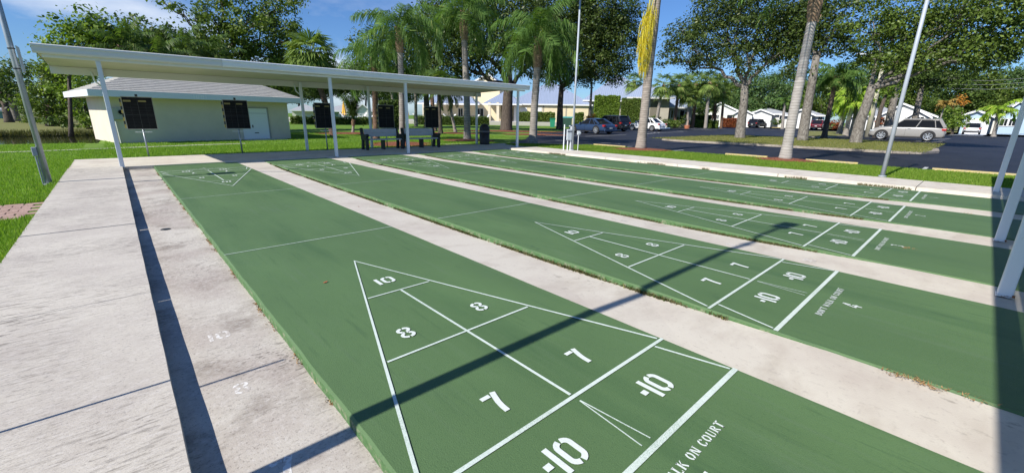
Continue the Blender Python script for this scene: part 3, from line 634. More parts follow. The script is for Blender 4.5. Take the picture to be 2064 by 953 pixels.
BLUES = mat('stop_blue', (.28, .42, .66), .8)
for i, (p0, p1, lb) in enumerate(((( 1336, 259), (1350, 259), 'short pale blue wheel stop just right of the white sedan'), ((1395, 257), (1409, 257), 'pale blue wheel stop right of the terracotta planter'), ((1430, 256.5), (1444, 256.5), 'pale blue wheel stop in front of the low hedge'), ((1449, 256), (1461, 256), 'pale blue wheel stop farthest right of the blue ones'))):
    a = G(*p0)[:2]; b = G(*p1)[:2]; wheel_stop(a, b, lb, BLUES, group='blue wheel stops by the clubhouse')
for p0, p1, lb in (((1452, 253.5), (1475, 253.6), 'yellow wheel stop in front of the red leaved hedge'), ((1560, 257.5), (1584, 258), 'yellow wheel stop left of the thick grey trunk'), ((1600, 258.5), (1614, 259), 'yellow wheel stop between two grey trunks in front of the houses'), ((1698, 263.3), (1718, 264), 'yellow wheel stop behind the triple palm')):
    a = np.array(G(*p0)[:2]); b = np.array(G(*p1)[:2]); c = (a+b)/2; d = (b-a)/np.linalg.norm(b-a); wheel_stop(c-d*1.6, c+d*1.6, lb, YELLOW, group='yellow wheel stops across the parking lot')

# ================================================================== VEGETATION BUILDERS
LEAF_OAK = leafmat('oak_leaf', (.030, .052, .011), (.095, .138, .030), (.19, .22, .07), trans=.2, rough=.4)
LEAF_DARK = leafmat('dark_leaf', (0.036, 0.065, 0.014), (0.109, 0.167, 0.032), (0.189, 0.246, 0.058), trans=.25)
LEAF_BRIGHT = leafmat('bright_leaf', (0.072, 0.131, 0.017), (0.232, 0.334, 0.051), (0.392, 0.464, 0.102), trans=.35)
LEAF_MID = leafmat('mid_leaf', (0.058, 0.094, 0.017), (0.160, 0.232, 0.043), (0.290, 0.334, 0.087), trans=.28)
LEAF_FAR = leafmat('far_leaf', (0.043, 0.087, 0.029), (0.123, 0.203, 0.058), (0.246, 0.290, 0.102), trans=.25)
LEAF_RED = leafmat('red_leaf', (.10, .03, .015), (.32, .09, .03), (.16, .14, .03), trans=.25)
LEAF_ORANGE = leafmat('orange_leaf', (.35, .14, .02), (.6, .28, .05), (.2, .2, .03), trans=.3)
FROND_Q = leafmat('queen_frond', (.05, .105, .022), (.145, .25, .06), (.32, .36, .12), trans=.3)
FROND_D = leafmat('dark_frond', (0.043, 0.087, 0.023), (0.131, 0.203, 0.051), (0.290, 0.290, 0.102), trans=.3)
FROND_Y = leafmat('lime_frond', (0.145, 0.261, 0.029), (0.406, 0.551, 0.072), (0.600, 0.600, 0.145), trans=.4)
FROND_S = leafmat('sabal_frond', (0.072, 0.123, 0.026), (0.232, 0.319, 0.080), (0.493, 0.435, 0.174), trans=.3)
FROND_OLD = leafmat('yellow_frond', (.52, .42, .04), (.74, .66, .10), (.55, .28, .06), trans=.35)
BARK_OAK = mat('oak_bark', (.135, .105, .08), .95, col2=(.045, .035, .028), scale=5, stretch=(3, 3, .8), bump=1, bscale=12)
BARK_GREY = mat('grey_bark', (.27, .245, .21), .9, col2=(.10, .085, .07), scale=5, stretch=(2, 2, 1.2), bump=1, bscale=14)
BARK_BROWN = mat('brown_bark', (.22, .13, .085), .95, col2=(.08, .045, .03), scale=9, bump=1, bscale=10)
def palm_bark(name, c1, c2):
    m = mat(name, c1, .9, col2=c2, scale=4, stretch=(1, 1, 3), bump=.4, bscale=20)
    t = m.node_tree; b = t.nodes['Principled BSDF']
    tcn = N(t, 'ShaderNodeTexCoord'); wv = N(t, 'ShaderNodeTexWave', wave_type='BANDS', bands_direction='Z'); wv.inputs['Scale'].default_value = 3.4; wv.inputs['Distortion'].default_value = 1.2; wv.inputs['Detail'].default_value = 2; wv.inputs['Detail Scale'].default_value = 3
    t.links.new(tcn.outputs['Object'], wv.inputs['Vector'])
    src = b.inputs['Base Color'].links[0].from_socket; mm = N(t, 'ShaderNodeMixRGB', blend_type='MULTIPLY'); r = N(t, 'ShaderNodeValToRGB'); r.color_ramp.elements[0].color = (.55, .52, .5, 1); r.color_ramp.elements[0].position = .0; r.color_ramp.elements[1].position = .22
    t.links.new(wv.outputs[0], r.inputs[0]); t.links.new(src, mm.inputs[1]); t.links.new(r.outputs[0], mm.inputs[2]); mm.inputs[0].default_value = .8; t.links.new(mm.outputs[0], b.inputs['Base Color'])
    return m
PALMBARK = palm_bark('palm_bark', (.37, .335, .30), (.22, .195, .17))
BOOT = mat('palm_boot', (.40, .27, .17), .95, col2=(.13, .08, .05), scale=9, stretch=(3, 3, 1), bump=1)

def leaf_quads(P, size, nbias=None, flat=.5, asp=.55):
    n = len(P); size = size; d = rng.normal(size=(n, 3)); d /= np.linalg.norm(d, axis=1)[:, None]
    nn = rng.normal(size=(n, 3)); nn[:, 2] += .9
    if nbias is not None: nn += nbias
    u = np.cross(d, nn); u /= (np.linalg.norm(u, axis=1)[:, None]+1e-9); v = np.cross(nn, u); v /= (np.linalg.norm(v, axis=1)[:, None]+1e-9)
    s = (size*rng.uniform(.6, 1.3, n))[:, None]; u = u*s*.5*asp; v = v*s*.5
    V = np.stack([P-v, P+u*1.0-v*.1, P+v, P-u*1.0-v*.1], 1).reshape(-1, 3); return V, np.arange(4*n).reshape(-1, 4)
NB = []
def blob_points(c, r, n, cl):
    """clumped points in an ellipsoid, denser towards its skin, with holes"""
    vol = r[0]*r[1]*r[2]*4.19; k = max(6, int(vol/(cl**3)*1.1)); k = min(k, 260)
    d = rng.normal(size=(k, 3)); d /= np.linalg.norm(d, axis=1)[:, None]; rad = rng.uniform(.25, 1.08, k)**.55
    cc = d*rad[:, None]*np.array(r)+np.array(c)
    wgt = rng.uniform(.2, 1.6, k); wgt /= wgt.sum(); idx = rng.choice(k, n, p=wgt)
    off = rng.normal(size=(n, 3))*cl*.42; off[:, 2] *= .6; NB.append(off/(np.linalg.norm(off, axis=1)[:, None]+1e-6)*1.3+(cc[idx]-np.array(c))/(np.array(r)+1e-6)*.5)
    return cc[idx]+off, cc
def tree(label, F, path, r0, blobs, leaf, lsize, dens, bark=BARK_OAK, name='broadleaf_tree', cat='tree', group=None, depth=.75, clump=1.0, limbs=2, lim_r=.35, seg=9):
    """path: trunk pixels, blobs: (px, py, rx, ry[, dy]) crown pixels; both become metres at the tree's own distance"""
    t = fthing(name, label, cat, F, group); sc, sz = F.sc()
    mb = MB(); pts = []
    for i, (px, py) in enumerate(path):
        x, z = F.p(px, py); pts.append(np.array([x, 0 if i == 0 else random.uniform(-.1, .1), -.1 if i == 0 else z]))
    rad = [r0*1.25]+[r0*(1-.35*i/max(1, len(pts)-1)) for i in range(1, len(pts))]
    if len(pts) > 1:
        a, b = pts[0], pts[1]; pts.insert(1, a+(b-a)*.14); rad.insert(1, r0*1.02); mb.tube(pts, rad, 12)
    P = []; top = pts[-1]; NB.clear()
    B = []
    for bl in blobs:
        px, py, rx, ry = bl[:4]; dy = bl[4] if len(bl) > 4 else random.uniform(-.85, .85)*rx/sc
        x, z = F.p(px, py, dy); R3 = (rx*1.2/sc, rx*1.2/sc*depth, ry*1.14/sz); n = int(dens*8.5*R3[0]*R3[2])
        pp, cc = blob_points((x, dy, z), R3, max(n, 40), clump); P.append(pp); B.append((np.array([x, dy, z]), cc))
    if len(path) > 1:
        def wob(a, b, r1, r2, k=5, nn=7):
            d = np.linalg.norm(b-a); q = [a+(b-a)*i/k+(rng.normal(0, .045, 3)*d if 0 < i < k else 0) for i in range(k+1)]; mb.tube(q, [r1+(r2-r1)*i/k for i in range(k+1)], nn)
        B.sort(key=lambda b: math.atan2(b[0][0]-top[0], max(.2, b[0][2]-top[2]))); g = max(1, min(5, (len(B)+1)//3)); per = math.ceil(len(B)/g)
        for a in range(0, len(B), per):
            grp = B[a:a+per]; m_ = sum(b[0] for b in grp)/len(grp); st = top-np.array([0, 0, rad[-1]*random.uniform(0, 1.5)]); kn = st+(m_-st)*.5; r1 = rad[-1]*.66
            wob(st, kn, r1, r1*.6, 5, 9)
            for c_, cc in grp:
                wob(kn, c_, r1*.5, r1*.18)
                for q in range(limbs): st2 = kn+(c_-kn)*random.uniform(.35, .9); wob(st2, cc[rng.integers(len(cc))], r1*.2, r1*.05, 4, 5)
    if mb.v: mb.build('trunk', bark, t, smooth=True)
    P = np.vstack(P); nb = np.vstack(NB); ok_ = P[:, 2] > .15; P = P[ok_]; nb = nb[ok_]
    V, Fc = leaf_quads(P, lsize*.88*rng.uniform(.6, 1.25, (len(P), 1))[:, 0], nb); fast_mesh('crown', V, Fc, leaf, t)
    return t

def frond_pinnate(o, az, el, Lf, bend, nl=38, ll=.6, lw=.03, plume=.5, hang=.8):
    """arching feather leaf: quads for rachis and drooping leaflets"""
    V = []; Q = []; n = 12; p = np.array(o, float); ps = [p.copy()]; h = np.array([math.cos(az), math.sin(az), 0]); side = np.array([-math.sin(az), math.cos(az), 0])
    dirs = []
    for i in range(n):
        e = el-bend*((i+.5)/n)**1.3; d = h*math.cos(e)+np.array([0, 0, math.sin(e)]); dirs.append(d); p = p+d*Lf/n; ps.append(p.copy())
    dirs.append(dirs[-1]); ps = np.array(ps); dirs = np.array(dirs)
    for i in range(n):
        w0 = .03*(1-i/n)+.006; w1 = .03*(1-(i+1)/n)+.006; b = len(V)
        V += [ps[i]-side*w0, ps[i]+side*w0, ps[i+1]+side*w1, ps[i+1]-side*w1]; Q.append((b, b+1, b+2, b+3))
    for k in range(nl):
        t = .16+.84*k/nl; f = t*n; i = min(int(f), n-1); c = ps[i]+(ps[i+1]-ps[i])*(f-i); d = dirs[i]; up = np.cross(side, d)
        up = up if up[2] > 0 else -up
        l = ll*(math.sin(min(1, (1-t)*1.5+.25)*math.pi/2))*random.uniform(.8, 1.1)
        for s in (-1, 1):
            j = random.uniform(-plume, plume)
            v1 = side*s*.85+d*.45+up*j; v1 /= np.linalg.norm(v1); m = c+v1*l*.4
            v2 = v1*.45+np.array([0, 0, -hang])*random.uniform(.7, 1.3)+d*.2; v2 /= np.linalg.norm(v2); e_ = m+v2*l*.6
            wv = d*lw*.5 if abs(d[2]) < .8 else h*lw*.5; b = len(V)
            V += [c-wv, c+wv, m+wv*1.2, m-wv*1.2, e_+wv*.25, e_-wv*.25]; Q += [(b, b+1, b+2, b+3), (b+3, b+2, b+4, b+5)]
    return V, Q
def frond_fan(o, az, el, pl, fr, nseg=20, droop=.35):
    V = []; Q = []; h = np.array([math.cos(az), math.sin(az), 0]); side = np.array([-math.sin(az), math.cos(az), 0]); d = h*math.cos(el)+np.array([0, 0, math.sin(el)])
    e1 = np.array(o, float); mid = e1+d*pl*.6; c = mid+(d-np.array([0, 0, .35]))*pl*.4
    for a, b_ in ((e1, mid), (mid, c)):
        b = len(V); w_ = side*.022; V += [a-w_, a+w_, b_+w_, b_-w_]; Q.append((b, b+1, b+2, b+3))
    dd = d-np.array([0, 0, .45]); dd /= np.linalg.norm(dd); up = np.cross(side, dd)
    for k in range(nseg):
        th = (-1.9+3.8*(k+.5)/nseg)+random.uniform(-.05, .05); v = dd*math.cos(th)+side*math.sin(th)+up*(.18*abs(math.sin(th)))
        v /= np.linalg.norm(v); l = fr*(.72+.28*math.cos(th*.6))*random.uniform(.88, 1.08); m = c+v*l*.6; tip = m+(v+np.array([0, 0, -droop*random.uniform(.8, 2.4)]))*l*.42
        wv = np.cross(v, up); wv /= np.linalg.norm(wv)+1e-9; w_ = wv*l*.6*math.tan(3.8/nseg/2)*.95; b = len(V)
        V += [c, c, m-w_, m+w_, tip+w_*.15, tip-w_*.15]; V[b] = c-w_*.1; V[b+1] = c+w_*.1; Q += [(b, b+1, b+3, b+2), (b+2, b+3, b+4, b+5)]
    return V, Q
def palm(label, F, path, r0, kind='queen', n=18, Lf=2.6, leaf=None, boots=.7, name='palm_tree', group=None, el=(1.25, -.35), bend=1.5, ll=.55, lw=.035, nl=38, bark=None, flare=1.5, yellow=False, fan=(.9, .75), hang=.8, tone=1):
    t = fthing(name, label, 'palm tree', F, group)
    pts = []; m = len(path)
    for i, (px, py) in enumerate(path):
        x, z = F.p(px, py); pts.append(np.array([x, 0, -.08 if i == 0 else z]))
    P2 = []; Rr = []; K = 26                               # resample the trunk, with the slight rings of old leaf scars
    cum = np.cumsum([0]+[np.linalg.norm(pts[i+1]-pts[i]) for i in range(m-1)])
    for i in range(K+1):
        s = cum[-1]*i/K; j = min(max(np.searchsorted(cum, s)-1, 0), m-2); f = (s-cum[j])/(cum[j+1]-cum[j]); P2.append(pts[j]+(pts[j+1]-pts[j])*f)
        Rr.append(r0*(1+(flare-1)*math.exp(-s/.28))*(1-.22*i/K)*(1+.02*(-1)**i))
    MBt = MB(); MBt.tube(P2, Rr, 14); MBt.build('trunk', bark or PALMBARK, t, smooth=True)
    top = P2[-1]; dirt = (P2[-1]-P2[-3]); dirt = dirt/np.linalg.norm(dirt)
    if boots:
        b = MB(); rr = r0*.95
        b.tube([top-dirt*boots, top-dirt*boots*.6, top-dirt*boots*.2, top+dirt*.15], [rr*.95, rr*1.35, rr*1.15, rr*.5], 12)
        for i in range(22):
            a = i*2.4; h = -boots+boots*1.05*i/22; c = top+dirt*h; b.obox(c+np.array([math.cos(a), math.sin(a), .0])*rr*1.12+np.array([0, 0, .08]), (-math.sin(a)*.05, math.cos(a)*.05, 0), (math.cos(a)*.03, math.sin(a)*.03, .12), (math.cos(a)*.012, math.sin(a)*.012, -.004))
        b.build('leaf_bases', BOOT, t)
    V = []; Q = []
    for i in range(n):
        az = i*2.399+random.uniform(-.2, .2); f = (i+.5)/n; e = el[0]+(el[1]-el[0])*f**.8+random.uniform(-.1, .1)
        if kind == 'queen': v, q = frond_pinnate(top+dirt*.1, az, e, Lf*random.uniform(.85, 1.1)*(1-.15*(1-f)), bend*random.uniform(.8, 1.2)*(.75+.35*f), nl, ll, lw, hang=hang)
        else: v, q = frond_fan(top+dirt*.05, az, e, fan[0]*random.uniform(.8, 1.15), fan[1]*random.uniform(.85, 1.1))
        k = len(V); V += v; Q += [tuple(a+k for a in x) for x in q]
    fast_mesh('fronds', V, Q, leaf or (FROND_Q if kind == 'queen' else FROND_S), t)
    return t
def hedge(label, F, x0, x1, z0, z1, dep, leaf=LEAF_MID, n=2500, ls=.16, cat='hedge', name='hedge', round_=.0, group=None):
    t = fthing(name, label, cat, F, group)
    MB().box(x0+.12, x1-.12, .12, dep-.12, z0, z1-.12).build('branches', mat('hedge_core', (.02, .03, .012), .95), t)
    f = rng.uniform(0, 1, (n, 3)); face = rng.integers(0, 5, n)
    P = np.stack([x0+(x1-x0)*f[:, 0], dep*f[:, 1], z0+(z1-z0)*f[:, 2]], 1)
    P[face <= 2, 1] = 0; P[face == 3, 2] = z1; m4 = face == 4; P[m4, 0] = np.where(f[m4, 0] < .5, x0, x1)
    P += rng.normal(0, .05, P.shape); P[:, 2] += .06*np.sin(P[:, 0]*3.1)+.04*np.sin(P[:, 0]*7.7)
    V, Fc = leaf_quads(P, ls, nbias=np.array([0, -.8, .3])); fast_mesh('foliage', V, Fc, leaf, t); return t
def hedge_px(label, px0, px1, pyt, pyb, dist, dep=1.2, **k):
    F = Frame((px0+px1)/2, dist=dist); x0, z0 = F.p(px0, pyb); x1, z1 = F.p(px1, pyt)
    return hedge(label, F, x0, x1, -.02, z1, dep, **k)
def mulch(F, rx, ry, label, m=MULCH, h=.09):
    t = MB(); n = 28; rings = [(0, h), (.35, h*.8), (.7, h*.4), (1, 0.0)]
    for j in range(len(rings)-1):
        for i in range(n):
            def q(a, rr): s = 1+.08*math.sin(a*3+rx)+.05*math.sin(a*7); return (math.cos(a)*rx*rr[0]*s, math.sin(a)*ry*rr[0]*s, rr[1])
            a, b = 2*math.pi*i/n, 2*math.pi*(i+1)/n
            t.face([q(a, rings[j]), q(a, rings[j+1]), q(b, rings[j+1]), q(b, rings[j])])
    o = t.build('mulch', m); o.location = [float(v) for v in F.o]; o.rotation_euler = (0, 0, F.rot); o.location.z += .005
    n = int(900*rx*ry); a = rng.uniform(0, 6.28, n); r = np.sqrt(rng.uniform(0, 1.1, n)); P = np.stack([F.o[0]+np.cos(a)*r*rx*F.ex[0]-np.sin(a)*r*ry*F.ex[1]*1, F.o[1]+np.cos(a)*r*rx*F.ex[1]+np.sin(a)*r*ry*F.ex[0]], 1)
    tag(o, kind='stuff')
    b = blades('mulch_chips', 0, P, F.o[2]+h*np.clip(1-r, 0, 1)*.9, .03, .02, leafmat('mulch_chip', (.16, .05, .025), (.40, .15, .07), (.1, .06, .04), trans=0), 3.0)
    return o

# ================================================================== TREES
# --- far woods on the right and behind
ft = [(1385, 205, 46, 34), (1425, 200, 40, 40), (1475, 195, 45, 36), (1535, 190, 50, 42), (1590, 186, 50, 40), (1655, 196, 52, 40), (1700, 178, 45, 45), (1760, 200, 50, 45), (1815, 178, 55, 45), (1870, 190, 50, 48), (1925, 180, 52, 52), (1985, 185, 52, 50), (2045, 178, 55, 52), (2085, 215, 50, 50), (1960, 215, 50, 34), (1500, 218, 40, 22)]
wd = ['behind the clubhouse palms', 'behind the palm cluster', 'behind the left white house', 'over the left white house roof', 'behind the middle white houses', 'behind the maroon car', 'behind the triple palm', 'behind the long roofed house', 'over the beige car', 'right of the beige car, behind the shrub', 'above the pale blue garage', 'behind the pale blue house', 'at the right edge of the photo', 'cut by the right edge', 'low behind the pale blue garage roof', 'low behind the left white house gable']
for i, (px, py, rx, ry) in enumerate(ft):
    F = Frame(px, dist=125+18*((i*7) % 5)/4)
    tree('distant mixed green tree '+wd[i], F, [(px, 240), (px, py+ry*.6)], .35, [(px, py, rx, ry), (px-rx*.4, py+ry*.5, rx*.6, ry*.5), (px+rx*.5, py+ry*.35, rx*.6, ry*.55), (px+rx*.1, py-ry*.5, rx*.55, ry*.4)], [LEAF_FAR, LEAF_DARK, LEAF_MID][i % 3], .55, 22, clump=1.9, limbs=1, group='trees of the far wood')
# dark trees seen through and over the far shelter, left half
for i, (px, py, rx, ry, d, lb) in enumerate([(600, 182, 46, 30, 128, 'behind the shed, right end'), (665, 172, 44, 30, 132, 'behind the leaning shaggy palm'), (735, 168, 46, 34, 136, 'behind the small mop topped palm'), (560, 165, 40, 34, 60, 'close behind the shed roof'), (800, 182, 50, 32, 140, 'low behind the yellow umbrellas')]):
    tree('dark leafy tree '+lb, Frame(px, dist=d), [(px, 229), (px+4, py+10)], .3, [(px, py-10, rx, ry), (px-rx*.4, py+ry*.3, rx*.6, ry*.5), (px+rx*.4, py+ry*.2, rx*.6, ry*.5)], LEAF_DARK, .5, 34, clump=1.6, limbs=2, group='dark trees beyond the lawn')
# left edge, across the lake
for i, (px, py, rx, ry, d, lb) in enumerate([(-5, 195, 30, 40, 98, 'at the very left edge'), (48, 200, 32, 34, 105, 'between the pale trunk and the near lamp pole'), (105, 190, 34, 42, 92, 'behind the near lamp pole'), (160, 190, 34, 46, 96, 'left of the shed'), (205, 195, 30, 40, 88, 'behind the left wall of the shed')]):
    tree('distant tree across the lake '+lb, Frame(px, dist=d), [(px, 235), (px+2, py+10)], .3, [(px, py, rx, ry), (px-rx*.5, py+ry*.4, rx*.6, ry*.45), (px+rx*.5, py+ry*.4, rx*.6, ry*.45)], [LEAF_MID, LEAF_FAR][i % 2], .42, 24, clump=1.4, limbs=1, group='far trees across the lake')
F = Frame(24, dist=72); tree('tree with a pale leaning trunk across the lake, at the left edge', F, [(32, 236), (22, 200), (12, 165)], .32, [(14, 140, 30, 34), (40, 165, 34, 36), (2, 185, 22, 24), (60, 195, 26, 26)], LEAF_MID, .34, 40, bark=BARK_GREY, clump=1.2, group='trees across the lake')
F = Frame(8, dist=66); tree('dark trunked tree across the lake, cut by the left edge', F, [(16, 236), (6, 200)], .34, [(-10, 150, 30, 40), (0, 190, 30, 22)], LEAF_DARK, .34, 36, clump=1.2, group='trees across the lake')
F = Frame(95, dist=52); tree('dense bushy tree across the lake, left of the shed', F, [(98, 238), (96, 190)], .3, [(80, 160, 34, 36), (112, 165, 40, 40), (70, 200, 26, 28), (100, 215, 40, 24), (140, 205, 34, 34), (150, 160, 34, 36)], LEAF_MID, .30, 55, clump=1.0, group='trees across the lake')
F = Frame(172, dist=44); tree('bright leafed tree beside the left wall of the shed', F, [(178, 252), (172, 215)], .16, [(140, 185, 30, 24), (165, 165, 32, 30), (178, 205, 26, 22), (150, 225, 28, 18), (185, 238, 20, 16)], LEAF_BRIGHT, .24, 60, clump=.7, group='trees across the lake')
for i, (px, py, r, d, lb) in enumerate([(122, 246, 26, 44, 'spiky dark green shrub on the lake bank, below the bushy tree'), (62, 240, 22, 58, 'low green shrub on the far bank beside the pale trunk'), (168, 250, 18, 42, 'fern like shrub on the bank against the shed corner')]):
    tree(lb, Frame(px, dist=d), [(px, py)], .1, [(px, py, r, 13), (px+r*.6, py+2, r*.6, 9)], [LEAF_DARK, LEAF_MID, LEAF_MID][i], .26, 90, clump=.5, name='shrub', cat='shrub', group='shrubs on the lake bank')
# mass behind the shed
F = Frame(130, dist=34); tree('bright vine covered tree behind the left end of the far shelter', F, [(140, 262), (138, 120)], .1, [(128, 62, 34, 26), (105, 85, 24, 24), (165, 48, 40, 26), (205, 62, 40, 28), (150, 95, 44, 26), (210, 100, 44, 22), (183, 36, 20, 10), (160, 130, 40, 22), (110, 110, 22, 14), (240, 62, 30, 22), (140, 75, 30, 20)], LEAF_BRIGHT, .25, 80, clump=.75, group='trees behind the shed')
F = Frame(300, dist=38); tree('dark tree behind the middle of the shed roof', F, [(300, 255), (296, 130)], .35, [(262, 80, 46, 34), (310, 72, 46, 34), (345, 92, 40, 34), (280, 115, 60, 26), (370, 118, 50, 30), (330, 130, 40, 24), (300, 95, 50, 26), (390, 100, 30, 24), (240, 110, 40, 24)], LEAF_DARK, .27, 75, clump=.8, group='trees behind the shed')
F = Frame(455, dist=40); tree('tall airy tree with long bare branches above the shed', F, [(462, 255), (452, 150), (448, 110)], .42, [(470, 108, 56, 40), (540, 88, 54, 44), (500, 60, 52, 36), (430, 80, 36, 40), (560, 45, 42, 34), (508, 18, 54, 26), (575, 120, 34, 30), (430, 30, 28, 26), (470, 140, 70, 24), (590, 75, 20, 22), (570, 5, 40, 20), (455, -8, 40, 22)], LEAF_MID, .27, 68, clump=.75, limbs=3, group='trees behind the shed')
F = Frame(400, dist=37); tree('sparse branch reaching left over the shed from the airy tree', F, [(440, 255), (436, 120), (420, 80)], .2, [(360, 14, 34, 10), (392, 34, 34, 16), (330, 4, 22, 6), (410, 60, 24, 20), (395, 75, 26, 18)], LEAF_MID, .25, 36, clump=.5, limbs=4, lim_r=.6, group='trees behind the shed')
# live oaks centre
F = Frame(1018, dist=44); tree('massive live oak with a thick dark trunk right of the litter bin', F, [(1020, 264), (1022, 225), (1024, 190), (1028, 168)], .62, [(900, 128, 52, 26), (950, 142, 44, 18), (905, 90, 60, 40), (955, 70, 60, 50), (1010, 110, 60, 26), (1000, 40, 66, 50), (1062, 70, 56, 50), (1085, 130, 50, 30), (1050, 10, 60, 30), (940, 20, 60, 40), (1100, 95, 46, 40), (880, 50, 40, 40)], LEAF_OAK, .30, 62, clump=1.0, limbs=3, lim_r=.4, depth=.8, group='big oaks round the parking lot')
F = Frame(1130, dist=54); tree('dense round oak with a slim dark trunk in front of the clubhouse wall', F, [(1128, 258), (1129, 215), (1132, 172)], .42, [(1140, 60, 66, 60), (1205, 45, 68, 56), (1240, 92, 50, 48), (1170, 112, 60, 42), (1225, 138, 44, 28), (1110, 140, 46, 24), (1160, 155, 46, 20), (1255, 60, 34, 34), (1130, 5, 70, 36), (1210, 5, 60, 40), (1180, 80, 50, 50)], LEAF_OAK, .31, 58, clump=1.0, limbs=2, depth=.7, group='big oaks round the parking lot')
F = Frame(825, dist=52); tree('oak crown behind the first two feathery palms', F, [(862, 252), (858, 170)], .4, [(760, 110, 44, 44), (805, 120, 46, 50), (850, 115, 52, 52), (830, 160, 56, 26), (880, 150, 40, 30), (780, 165, 40, 24), (850, 60, 50, 40), (740, 150, 30, 24)], LEAF_OAK, .30, 52, clump=1.0, limbs=2, group='big oaks round the parking lot')
F = Frame(1190, dist=62); tree('pale slim trunk rising behind the orange flowers into the oak crown', F, [(1188, 240), (1191, 200), (1193, 168)], .2, [(1193, 150, 20, 14)], LEAF_OAK, .3, 40, bark=BARK_GREY, clump=.6)
# island and right-hand trees
F = Frame(1492, 278.5, z=.1); tree('spreading tree with a forked trunk at the left end of the traffic island', F, [(1491, 279), (1495, 240), (1500, 205), (1501, 170)], .36, [(1500, 62, 66, 44), (1440, 60, 60, 44), (1390, 95, 46, 34), (1352, 112, 26, 22), (1560, 66, 56, 44), (1600, 40, 48, 42), (1450, 22, 60, 30), (1540, 18, 70, 34), (1410, 130, 34, 18), (1470, 112, 50, 26), (1545, 112, 44, 26), (1585, 100, 34, 24), (1500, 135, 30, 14), (1620, 80, 34, 34), (1375, 60, 34, 26), (1490, -5, 70, 24)], LEAF_OAK, .21, 100, bark=BARK_GREY, clump=.65, limbs=3, lim_r=.5, depth=.8, group='trees on the traffic islands')
F = Frame(1630, 284, z=.1); tree('thick straight mottled trunk behind the grey palm on the island', F, [(1617, 283), (1625, 230), (1636, 170), (1646, 112)], .33, [(1650, 60, 50, 46), (1700, 30, 50, 40), (1620, 40, 40, 40), (1672, 90, 34, 24), (1630, 95, 24, 22), (1610, 140, 24, 26), (1650, 5, 60, 24)], LEAF_OAK, .21, 100, bark=BARK_GREY, clump=.65, limbs=2, depth=.8, group='trees on the traffic islands')
F = Frame(1725, 288, z=.1); tree('leaning forked tree on the island with rough grey bark', F, [(1724, 288), (1734, 245), (1749, 205), (1757, 175)], .34, [(1775, 95, 50, 34), (1830, 62, 60, 46), (1890, 72, 60, 46), (1950, 62, 60, 50), (2010, 60, 56, 50), (1760, 45, 56, 44), (1835, 20, 66, 36), (1920, 15, 66, 36), (2000, 5, 66, 40), (1870, 112, 60, 28), (1940, 112, 60, 30), (1990, 110, 44, 26), (2045, 30, 40, 50), (1800, 125, 40, 18), (1745, 100, 34, 26), (2040, 95, 26, 20)], LEAF_MID, .21, 100, bark=BARK_GREY, clump=.65, limbs=3, lim_r=.5, depth=.8, group='trees on the traffic islands')
F = Frame(1800, dist=60); tree('rough trunked tree between the concrete lamp pole and the beige car', F, [(1792, 250), (1801, 205), (1812, 165)], .38, [(1812, 140, 44, 26), (1770, 150, 34, 20), (1850, 138, 44, 24), (1790, 115, 50, 30)], LEAF_DARK, .3, 60, bark=BARK_GREY, clump=.8, limbs=3, lim_r=.5, group='trees on the traffic islands')
F = Frame(1850, dist=64); tree('dark branching tree rising behind the roof of the beige car', F, [(1846, 240), (1853, 200), (1860, 170)], .3, [(1868, 150, 50, 24), (1905, 158, 46, 22), (1840, 160, 36, 20), (1890, 130, 50, 26)], LEAF_DARK, .3, 60, bark=BARK_GREY, clump=.8, limbs=4, lim_r=.5, group='trees on the traffic islands')
F = Frame(1775, dist=56); tree('slim dark trunk left of the concrete lamp pole', F, [(1768, 256), (1775, 222), (1786, 190)], .2, [(1790, 170, 24, 16), (1800, 185, 18, 12)], LEAF_BRIGHT, .26, 50, bark=BARK_OAK, clump=.6, group='trees on the traffic islands')
tree('round bright green shrub between the beige car and the pale blue garage', Frame(1922, dist=85), [(1925, 250), (1925, 245)], .15, [(1922, 238, 26, 18), (1930, 226, 20, 13), (1912, 246, 20, 12), (1938, 246, 14, 12)], LEAF_BRIGHT, .32, 60, clump=.7, name='shrub', cat='shrub')
tree('orange leafed small tree above the shrub on the right', Frame(1940, dist=100), [(1940, 240), (1942, 210)], .12, [(1942, 203, 13, 10)], LEAF_ORANGE, .3, 40, clump=.7)

# ================================================================== PALMS
QP = 'feathery queen palms behind the far shelter'
F = Frame(809, 289.5); palm('feathery queen palm behind the third front shelter post', F, [(811, 290), (810, 200), (807, 120), (803, 62)], .15, n=19, Lf=2.6, boots=.95, ll=.8, nl=60, group=QP, bend=1.9, lw=.028); mulch(F, 1.5, .9, 'm')
F = Frame(941, 283.5); palm('feathery queen palm in the mulch left of the litter bin', F, [(942, 284), (941, 200), (937, 110), (934, 28)], .19, n=19, Lf=3.1, boots=1.3, ll=.85, nl=60, group=QP, bend=1.8, lw=.030); mulch(F, 1.5, 1.1, 'm')
F = Frame(1076, 289); palm('feathery queen palm with a pale trunk right of the far shelter', F, [(1074, 289), (1077, 220), (1082, 150), (1085, 82)], .21, n=20, Lf=3.2, boots=1.3, ll=.95, nl=64, group=QP, bend=1.7, lw=.032, el=(1.45, -.5))
F = Frame(755, 282); palm('brown shaggy trunked palm behind the left bench', F, [(758, 282), (756, 200), (752, 122)], .17, n=18, Lf=2.6, boots=1.2, ll=.65, bark=BARK_BROWN, group=QP, bend=1.9, leaf=FROND_Q, lw=.034); mulch(Frame(800, 293), 1.5, .75, 'm')
F = Frame(711, 269.5); palm('small mop topped palm standing in the lawn mulch', F, [(711, 270), (712, 257), (713, 246)], .09, n=26, Lf=2.1, boots=.3, ll=.5, el=(1.55, 1.36), bend=.45, leaf=FROND_D, flare=1.6, name='young_palm', hang=.5); mulch(F, 2.4, 1.2, 'm')
